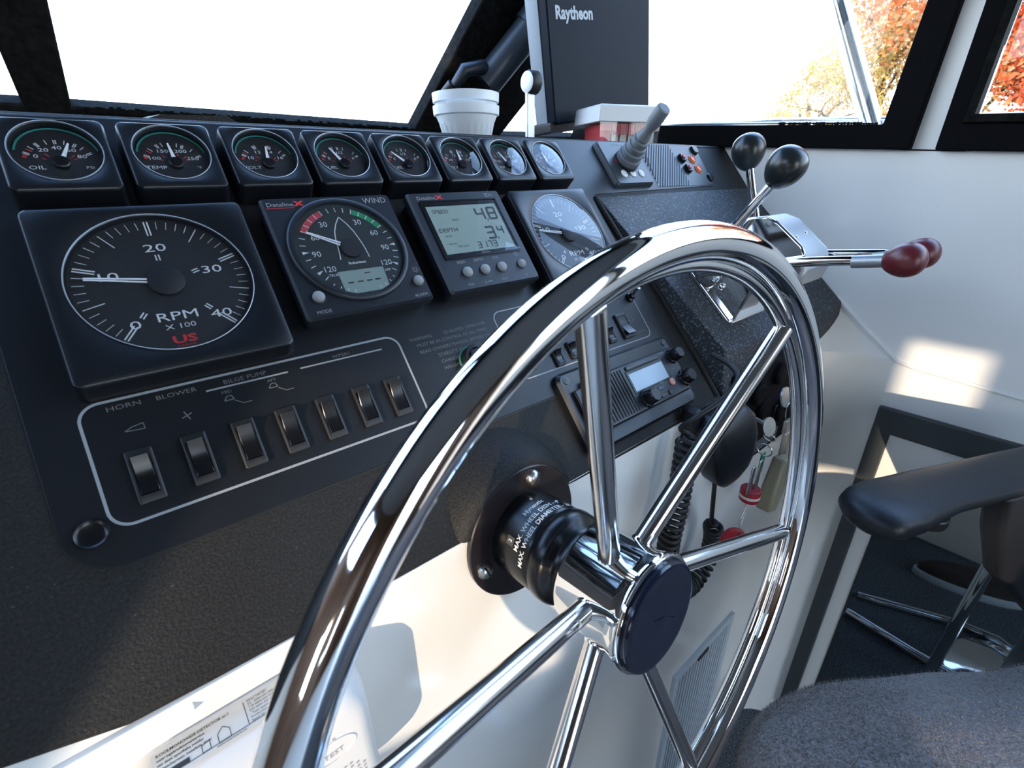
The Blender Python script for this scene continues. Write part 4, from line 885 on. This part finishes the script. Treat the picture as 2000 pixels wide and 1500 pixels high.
# yoke bracket with knob
g2 = thing('display_bracket', 'grey metal yoke with a white faced knob left of the radar display', 'bracket', (545, 222, Z0 + 142))
B().box(-10, 5, -2, 4, 0, 75).obj('arm', m_satin, g2, bevel=1)
B().box(-10, 40, -2, 60, 0, 5).obj('foot', m_satin, g2, bevel=1)
B().lathe([(14, 0), (16, 3), (16, 16), (14, 18)], 14, Matrix.Translation((-9, 0, 82)) @ Matrix.Rotation(R(90), 4, 'Y')).obj('knob', m_blackm, g2)
B().lathe([(13.5, 0), (14, .8), (13, 1.5), (.1, 1.6)], 28, Matrix.Translation((-9, 0, 82)) @ Matrix.Rotation(R(-90), 4, 'Y')).obj('knob_face', m_det, g2)
# wiper motor on the slanting pillar
MW = Matrix.Translation(WS0) @ Matrix.Rotation(RK, 4, 'X')
g = thing('wiper_motor', 'dark wiper motor with curved bracket fixed to the slanting windscreen pillar', 'wiper motor', (-24, WS0[1], WS0[2]), (RK, 0, 0))
ax = [(622, 88, 44), (700, 190, 44)]
B().tube([(640, 100, 46), (712, 206, 46)], 27, 32).obj('motor_barrel', m_motor, g, smooth=50)
B().tube([(705, 196, 46), (716, 212, 46), (744, 256, 46)], [31, 32, 30], 32).obj('gearbox', m_motor, g, smooth=50)
B().tube([(578, 90, 40), (590, 118, 44), (622, 128, 46), (660, 100, 46), (672, 74, 44)], [9, 12, 13, 11, 8], 12).obj('bracket', m_navy, g, smooth=50)
B().tube([(560, 62, 26), (572, 92, 40)], [6, 9], 12).obj('bracket_foot', m_blackm, g)
B().tube([(668, 80, 34), (756, 214, 34)], 5, 10).obj('conduit', m_blackm, g)
B().box(600, 690, 40, 76, 14, 40, Matrix.Identity(4)).obj('mounting_block', m_blackm, g, bevel=8)

# ------------------------------------------------------------------ HELM CHAIR
dV = Vector((0.87, -0.49, 0)).normalized(); wV = Vector((-0.49, -0.87, 0)).normalized()
CH = Vector((399, -619, 0)); ANG = math.atan2(dV.y, dV.x) - R(7)
g = thing('helm_chair', 'helm chair with grey plush seat cover and black padded armrest on a steel pedestal', 'chair', CH, (0, 0, ANG))
# local: +x to the back of the seat, +y to starboard side (away from camera = -wV)
zs = Z0 - 387
b = B(); rings = []; n = 120
for (sc, z) in ((.80, -95), (.93, -88), (1.0, -66), (1.03, -40), (1.02, -18), (.985, -4), (.93, 4), (.84, 10), (.7, 14), (.5, 17), (.3, 19), (.1, 20)):
    rg = []
    for i in range(n):
        t = 2 * math.pi * i / n; e_ = 0.50
        x = 254 * math.copysign(abs(math.cos(t)) ** e_, math.cos(t)) * sc; y = 249 * math.copysign(abs(math.sin(t)) ** e_, math.sin(t)) * sc
        w_ = 7 * noise.noise(Vector((x * .012, y * .012, z * .01 + 3))) ; rg.append((x * (1 + w_ * .0015), y * (1 + w_ * .0015), zs + z + w_ * 1.3))
    rings.append(rg)
seat = B().loft(rings).obj('seat_cushion', m_plush, g, smooth=80)
RG = np.array(rings); nR, nP = RG.shape[:2]; NF = 80000
wgt = np.array([1.0] * (nR - 1)); seglen = np.linalg.norm(RG[1:].mean(1) * 0 + (RG[1:, 0] - RG[:-1, 0]), axis=1); rad_ = np.linalg.norm(RG[:-1, :, :2].mean(1) * 0 + RG[:-1, 0, :2], axis=1); wgt = (seglen * (rad_ + 20))[1:]; wgt /= wgt.sum()
ri = rng.choice(np.arange(1, nR - 1), NF, p=wgt); pi_ = rng.integers(0, nP, NF); a_ = rng.random((NF, 1)); b_ = rng.random((NF, 1))
p00 = RG[ri, pi_]; p01 = RG[ri, (pi_ + 1) % nP]; p10 = RG[ri + 1, pi_]; p11 = RG[ri + 1, (pi_ + 1) % nP]
Pq = (p00 * (1 - a_) + p01 * a_) * (1 - b_) + (p10 * (1 - a_) + p11 * a_) * b_
nr = np.cross(p01 - p00, p10 - p00); nr /= (np.linalg.norm(nr, axis=1)[:, None] + 1e-9); nr *= np.sign(nr[:, 2:3] + (nr * (Pq - np.array([0, 0, zs - 40]))).sum(1)[:, None] * .001 + 1e-9)
fl = np.stack([np.sin(Pq[:, 0] * .03 + 1), np.cos(Pq[:, 1] * .025), np.zeros(NF)], 1) * .5 + rng.normal(0, .35, (NF, 3)) + np.array([.5, -.2, 0])
dr = nr + fl * .9; dr /= np.linalg.norm(dr, axis=1)[:, None]; sd = np.cross(dr, rng.normal(size=(NF, 3))); sd /= np.linalg.norm(sd, axis=1)[:, None]
Lf = rng.uniform(2.2, 4.4, (NF, 1)); V = np.stack([Pq - sd * .35, Pq + sd * .35, Pq + dr * Lf], 1).reshape(-1, 3) * .001
me = bpy.data.meshes.new('plush_pile'); me.vertices.add(NF * 3); me.vertices.foreach_set('co', V.ravel()); me.loops.add(NF * 3); me.loops.foreach_set('vertex_index', np.arange(NF * 3)); me.polygons.add(NF); me.polygons.foreach_set('loop_start', np.arange(0, NF * 3, 3)); me.update(calc_edges=True); me.materials.append(m_plush)
o = bpy.data.objects.new('plush_pile', me); COL.objects.link(o); o.parent = g; o['kind'] = 'stuff'
B().box(-190, 190, -190, 190, zs - 125, zs - 92).obj('seat_pan', m_blackm, g, bevel=10)
B().lathe([(45, 30), (45, zs - 125)], 32).obj('pedestal', m_satin, g)
B().lathe([(150, 0), (150, 8), (60, 26), (45, 34)], 48).obj('base_plate', m_chrome, g)
def cl(X, Y, Z): v = Vector((X, Y, 0)) - CH; return (v.dot(Vector((math.cos(ANG), math.sin(ANG), 0))), v.dot(Vector((-math.sin(ANG), math.cos(ANG), 0))), Z)
B().tube([cl(376, -249, 16), cl(271, -474, 16), cl(255, -560, 16), cl(300, -640, 20)], 12, 14).obj('floor_tube', m_chrome, g, smooth=60)
B().tube([cl(470, -249, 16), cl(484, -422, 16), cl(486, -640, 16)], 12, 14).obj('floor_tube', m_chrome, g, smooth=60)
B().tube([cl(548, -457, 20), cl(548, -464, 520)], 13, 14).obj('upright', m_chrome, g, smooth=60)
B().tube([cl(548, -464, 520), cl(440, -560, 640)], 13, 14).obj('upright', m_chrome, g, smooth=60)
b = B(); rings = []
for x, hw, hh, zc in ((205, 0, 0, 0),): pass
for (z, x, sc) in ((zs - 10, 236, .9), (zs + 60, 250, 1.0), (zs + 110, 262, 1.02), (zs + 165, 272, .95), (zs + 185, 275, .8)):
    rings.append([(x + 45 * math.copysign(abs(math.cos(t)) ** .6, math.cos(t)) * (1 if sc > .85 else .6), 225 * math.copysign(abs(math.sin(t)) ** .45, math.sin(t)) * sc, z) for t in [2 * math.pi * i / 48 for i in range(48)]])
B().loft(rings).obj('backrest', m_leather, g, smooth=70)
# armrest (local coordinates computed from its world track)
def loc(X, Y, Z): v = Vector((X, Y, 0)) - CH; return (v.dot(Vector((math.cos(ANG), math.sin(ANG), 0))), v.dot(Vector((-math.sin(ANG), math.cos(ANG), 0))), Z + Z0)
rings = []
track = [((501, -321), 7, 6, -227), ((505, -322), 20, 11, -227), ((513, -325), 31, 15, -226), ((527, -329), 35, 17, -226), ((551, -337), 37, 17, -226), ((582, -347), 34, 14, -226), ((615, -358), 32, 13, -227), ((674, -382), 32, 13, -230), ((756, -416), 32, 13, -233), ((863, -461), 32, 13, -237), ((910, -482), 30, 11, -239)]
ad = Vector((0.915, -0.40, 0)).normalized(); an = Vector((-ad.y, ad.x, 0))
for (p, hw, hh, zc) in track:
    rg = []
    for i in range(28):
        t = 2 * math.pi * i / 28; a = hw * math.copysign(abs(math.cos(t)) ** .75, math.cos(t)); z = hh * math.copysign(abs(math.sin(t)) ** .8, math.sin(t))
        q = Vector((p[0], p[1], 0)) + an * a; rg.append(loc(q.x, q.y, zc + z))
    rings.append(rg)
B().loft(rings).obj('armrest', m_leather, g, smooth=80)
p = loc(605, -362, 0); B().lathe([(19, -3), (20, 0), (20, 8), (17, 10)], 32, Matrix.Translation((p[0], p[1], Z0 - 256))).obj('armrest_foot', mat('brown_black_disc', (.02, .016, .014), .3), g)
q = [(697, -393, -242), (898, -479, -244), (933, -499, -513), (910, -489, -519), (889, -475, -495), (768, -424, -386), (721, -402, -301)]
P0 = [loc(x, y, z) for x, y, z in q]; off_ = Vector((math.cos(ANG), math.sin(ANG), 0)); n7 = len(q)
ds = [loc(x - 10, y - 24, z) for x, y, z in q]
B().loft([P0, ds]).obj('armrest_bracket', m_leather, g, bevel=6, seg=3)
# ------------------------------------------------------------------ SMOKED MIRROR DOOR IN THE STARBOARD WALL
g = thing('mirror_door', 'dark smoked mirror door in slate trim low on the starboard wall', 'mirror', (X0, 0, Z0))
def xfr(y0, y1, z0, z1, w, x, t, m_, name, wz_=None):
    wz_ = wz_ or w; o_ = [(y0, z1), (y1, z1), (y1, z0), (y0, z0)]; i_ = [(y0 - w, z1 - wz_), (y1 + w, z1 - wz_), (y1 + w, z0 + wz_), (y0 - w, z0 + wz_)]
    vs = [(x, *p) for p in o_] + [(x, *p) for p in i_] + [(x + t, *p) for p in o_] + [(x + t, *p) for p in i_]; f = []
    for i in range(4):
        j = (i + 1) % 4; f += [(i, j, 4 + j, 4 + i), (4 + i, 4 + j, 12 + j, 12 + i), (j, i, 8 + i, 8 + j)]
    return B().add(vs, f).obj(name, m_, g, smooth=0, bevel=2)
xfr(-238, -1250, -1085, -276, 26, -9, 9, m_greytrim, 'door_trim', 46)
xfr(-264, -1224, -1048, -322, 26, -3, 3, m_white, 'door_surround', 70)
xfr(-290, -1198, -978, -392, 3, -5, 5, m_blackm, 'mirror_edge')
B().box(-3, 0, -1195, -293, -975, -395).obj('mirror_glass', m_mirror, g, smooth=0)
# shoe lying on the carpet (seen mirrored)
g = thing('deck_shoe', 'brown shoe with pale sole lying on the dark carpet behind the chair', 'shoe', (60, -470, 0), (0, 0, R(70)))
rings = []
def foot(s, z, n=40): return [((145 * math.cos(t)) * s, (48 - 8 * math.cos(t + .3)) * math.sin(t) * s, z) for t in [2 * math.pi * i / n for i in range(n)]]
B().loft([foot(.97, 0), foot(1, 4), foot(1.0, 26), foot(.97, 28)]).obj('sole', m_vent, g, smooth=50)
B().loft([foot(.95, 27), foot(.93, 45), foot(.8, 60), foot(.7, 62)]).obj('upper', mat('brown_suede', (.045, .03, .027), .9), g, smooth=60)

# ------------------------------------------------------------------ OUTSIDE
struct(B().box(-90000, 90000, -90000, 90000, -620, -600).obj('ground', m_water, smooth=0), 'calm grey green river water')
g = thing('guard_rail', 'polished steel guard rail and raked post outside the starboard windows', 'railing', (1250, 0, Z0))
B().tube([(0, 152, 540), (0, 88, 412), (0, -28, 182), (0, -44, 150)], 19, 20).obj('post', m_brushed, g, smooth=60)

B().tube([(0, 1800, 300), (0, 700, 238), (0, 181, 205), (0, -75, 187), (0, -500, 165), (0, -1500, 120)], 7, 12).obj('rail', m_brushed, g, smooth=60)
B().box(-15, 15, -50, -30, -400, 152).obj('stanchion', m_brushed, g)
g = thing('overhead_cable', 'thin sagging cable with small fittings far beyond the windscreen', 'cable', (0, 3000, Z0))
cp = [Vector(p) for p in ((-600, 0, 440), (45, 0, 517), (372, 0, 574), (1061, 0, 736), (2233, 0, 1057), (2900, 0, 1260))]
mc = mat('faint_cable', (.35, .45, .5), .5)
B().tube([tuple(v) for v in catmull(cp, 6)], 3.0, 6).obj('wire', mc, g)
for (x, z) in ((372, 574), (1061, 736), (2233, 1057)):
    B().tube([(x, 0, z + 22), (x + 4, 0, z), (x + 12, 0, z - 45)], [5, 10, 3], 8).obj('fitting', mc, g)
g = thing('windscreen_wiper', 'black wiper blade hanging outside the windscreen by the pillar', 'wiper', (0, 545, Z0))
B().tube([(705, 0, 440), (690, 2, 412), (668, 4, 386)], [9, 8, 6], 8).obj('blade', m_blackm, g)

def tree(x, y, h, w, cols, lab, seed, nleaf=5200, trunk=True):
    r_ = np.random.default_rng(seed); g = thing('autumn_tree', lab, 'tree', (x * 1000, y * 1000, -600), (0, 0, 0), 'autumn trees on the bank beyond the side windows')
    b = B(); b.tube([(0, 0, 0), (150, 50, h * 330), (60, -40, h * 640), (0, 60, h * 930)], [240, 190, 110, 30], 8)
    blobs = []
    for i in range(26):
        a = r_.uniform(0, 2 * math.pi); zz = r_.uniform(.12, 1.0) * h; rr = w * math.sqrt(max(0.05, 1 - ((zz / h - .5) / .62) ** 2)) * r_.uniform(.25, .95)
        c = np.array([rr * math.cos(a), rr * math.sin(a), zz]); blobs.append((c, r_.uniform(.10, .2) * (h + w) / 1.5))
        b.tube([(0, 0, max(zz - w * .6, .2) * 1000), tuple(c * 1000 * np.array([.6, .6, 1]) - np.array([0, 0, 200])), tuple(c * 1000)], [70, 40, 12], 5)
    b.obj('trunk', m_bark, g)
    per = int(nleaf * 3.6) // (len(blobs) * len(cols))
    for ci, cc in enumerate(cols):
        V = []; F = []
        for (c, rad) in blobs:
            d = r_.normal(size=(per, 3)); d /= np.linalg.norm(d, axis=1)[:, None]; P = c + d * (rad * r_.uniform(.35, 1.05, (per, 1))) * np.array([1, 1, .8])
            u = r_.normal(size=(per, 3)); u /= np.linalg.norm(u, axis=1)[:, None]; v = np.cross(u, r_.normal(size=(per, 3))); v /= np.linalg.norm(v, axis=1)[:, None]
            s = r_.uniform(.035, .085, (per, 1)) * (h / 9)
            o = len(V); q = np.stack([P - u * s, P - v * s * .6, P + u * s, P + v * s * .6], 1).reshape(-1, 3); V += q.tolist(); F += [(o + 4 * i, o + 4 * i + 1, o + 4 * i + 2, o + 4 * i + 3) for i in range(per)]
        me = bpy.data.meshes.new('foliage'); me.from_pydata(V, [], F); me.materials.append(cc)
        o = bpy.data.objects.new('foliage', me); COL.objects.link(o); o.parent = g; o['kind'] = 'stuff'
    return g
def leafm(name, c):
    M = bpy.data.materials.new(name); M.use_nodes = True; n = M.node_tree.nodes; l = M.node_tree.links; b = n['Principled BSDF']; b.inputs['Roughness'].default_value = .7
    b.inputs['Base Color'].default_value = (*c, 1)
    t = n.new('ShaderNodeBsdfTranslucent'); t.inputs[0].default_value = (*c, 1); mx = n.new('ShaderNodeMixShader'); mx.inputs[0].default_value = .45
    l.new(b.outputs[0], mx.inputs[1]); l.new(t.outputs[0], mx.inputs[2]); l.new(mx.outputs[0], n['Material Output'].inputs[0]); return M
lf_or = leafm('orange_leaf', (.78, .22, .06)); lf_rd = leafm('red_leaf', (.75, .14, .05)); lf_yl = leafm('yellow_leaf', (.70, .44, .10)); lf_tn = leafm('tan_leaf', (.60, .40, .20)); lf_gn = leafm('olive_leaf', (.45, .42, .16))
tree(19.0, 6.9, 4.2, 2.6, [lf_tn, lf_yl], 'low pale tan tree at the left edge of the trees', 1, 5000)
tree(18.5, 5.0, 6.5, 2.6, [lf_tn, lf_yl, lf_gn], 'yellow brown tree standing behind the steel post', 2, 9000)
tree(18.0, 3.0, 8.5, 2.8, [lf_or, lf_tn], 'tall orange tree at the right edge of the forward window', 3, 9000)
tree(17.0, 4.2, 3.4, 2.2, [lf_yl, lf_gn], 'small yellow green tree low in the forward window', 4, 6000)
tree(17.5, 1.4, 9.0, 3.0, [lf_or, lf_rd], 'bright orange red tree in the aft side window', 5, 12000)
tree(16.5, -1.4, 9.0, 3.2, [lf_or, lf_yl], 'orange and yellow tree further aft along the bank', 6, 7000)
tree(15.5, 1.8, 3.2, 1.8, [lf_yl, lf_gn], 'low yellow bush beneath the orange tree', 8, 5000)
b = B(); b.loft([[(14000, -30000, -700), (14000, 30000, -700)], [(16000, -30000, 400), (16000, 30000, 400)], [(30000, -30000, 900), (30000, 30000, 900)]], False, False, False)
struct(b.obj('trim_3', m_bank, smooth=0), 'grassy river bank under the trees')
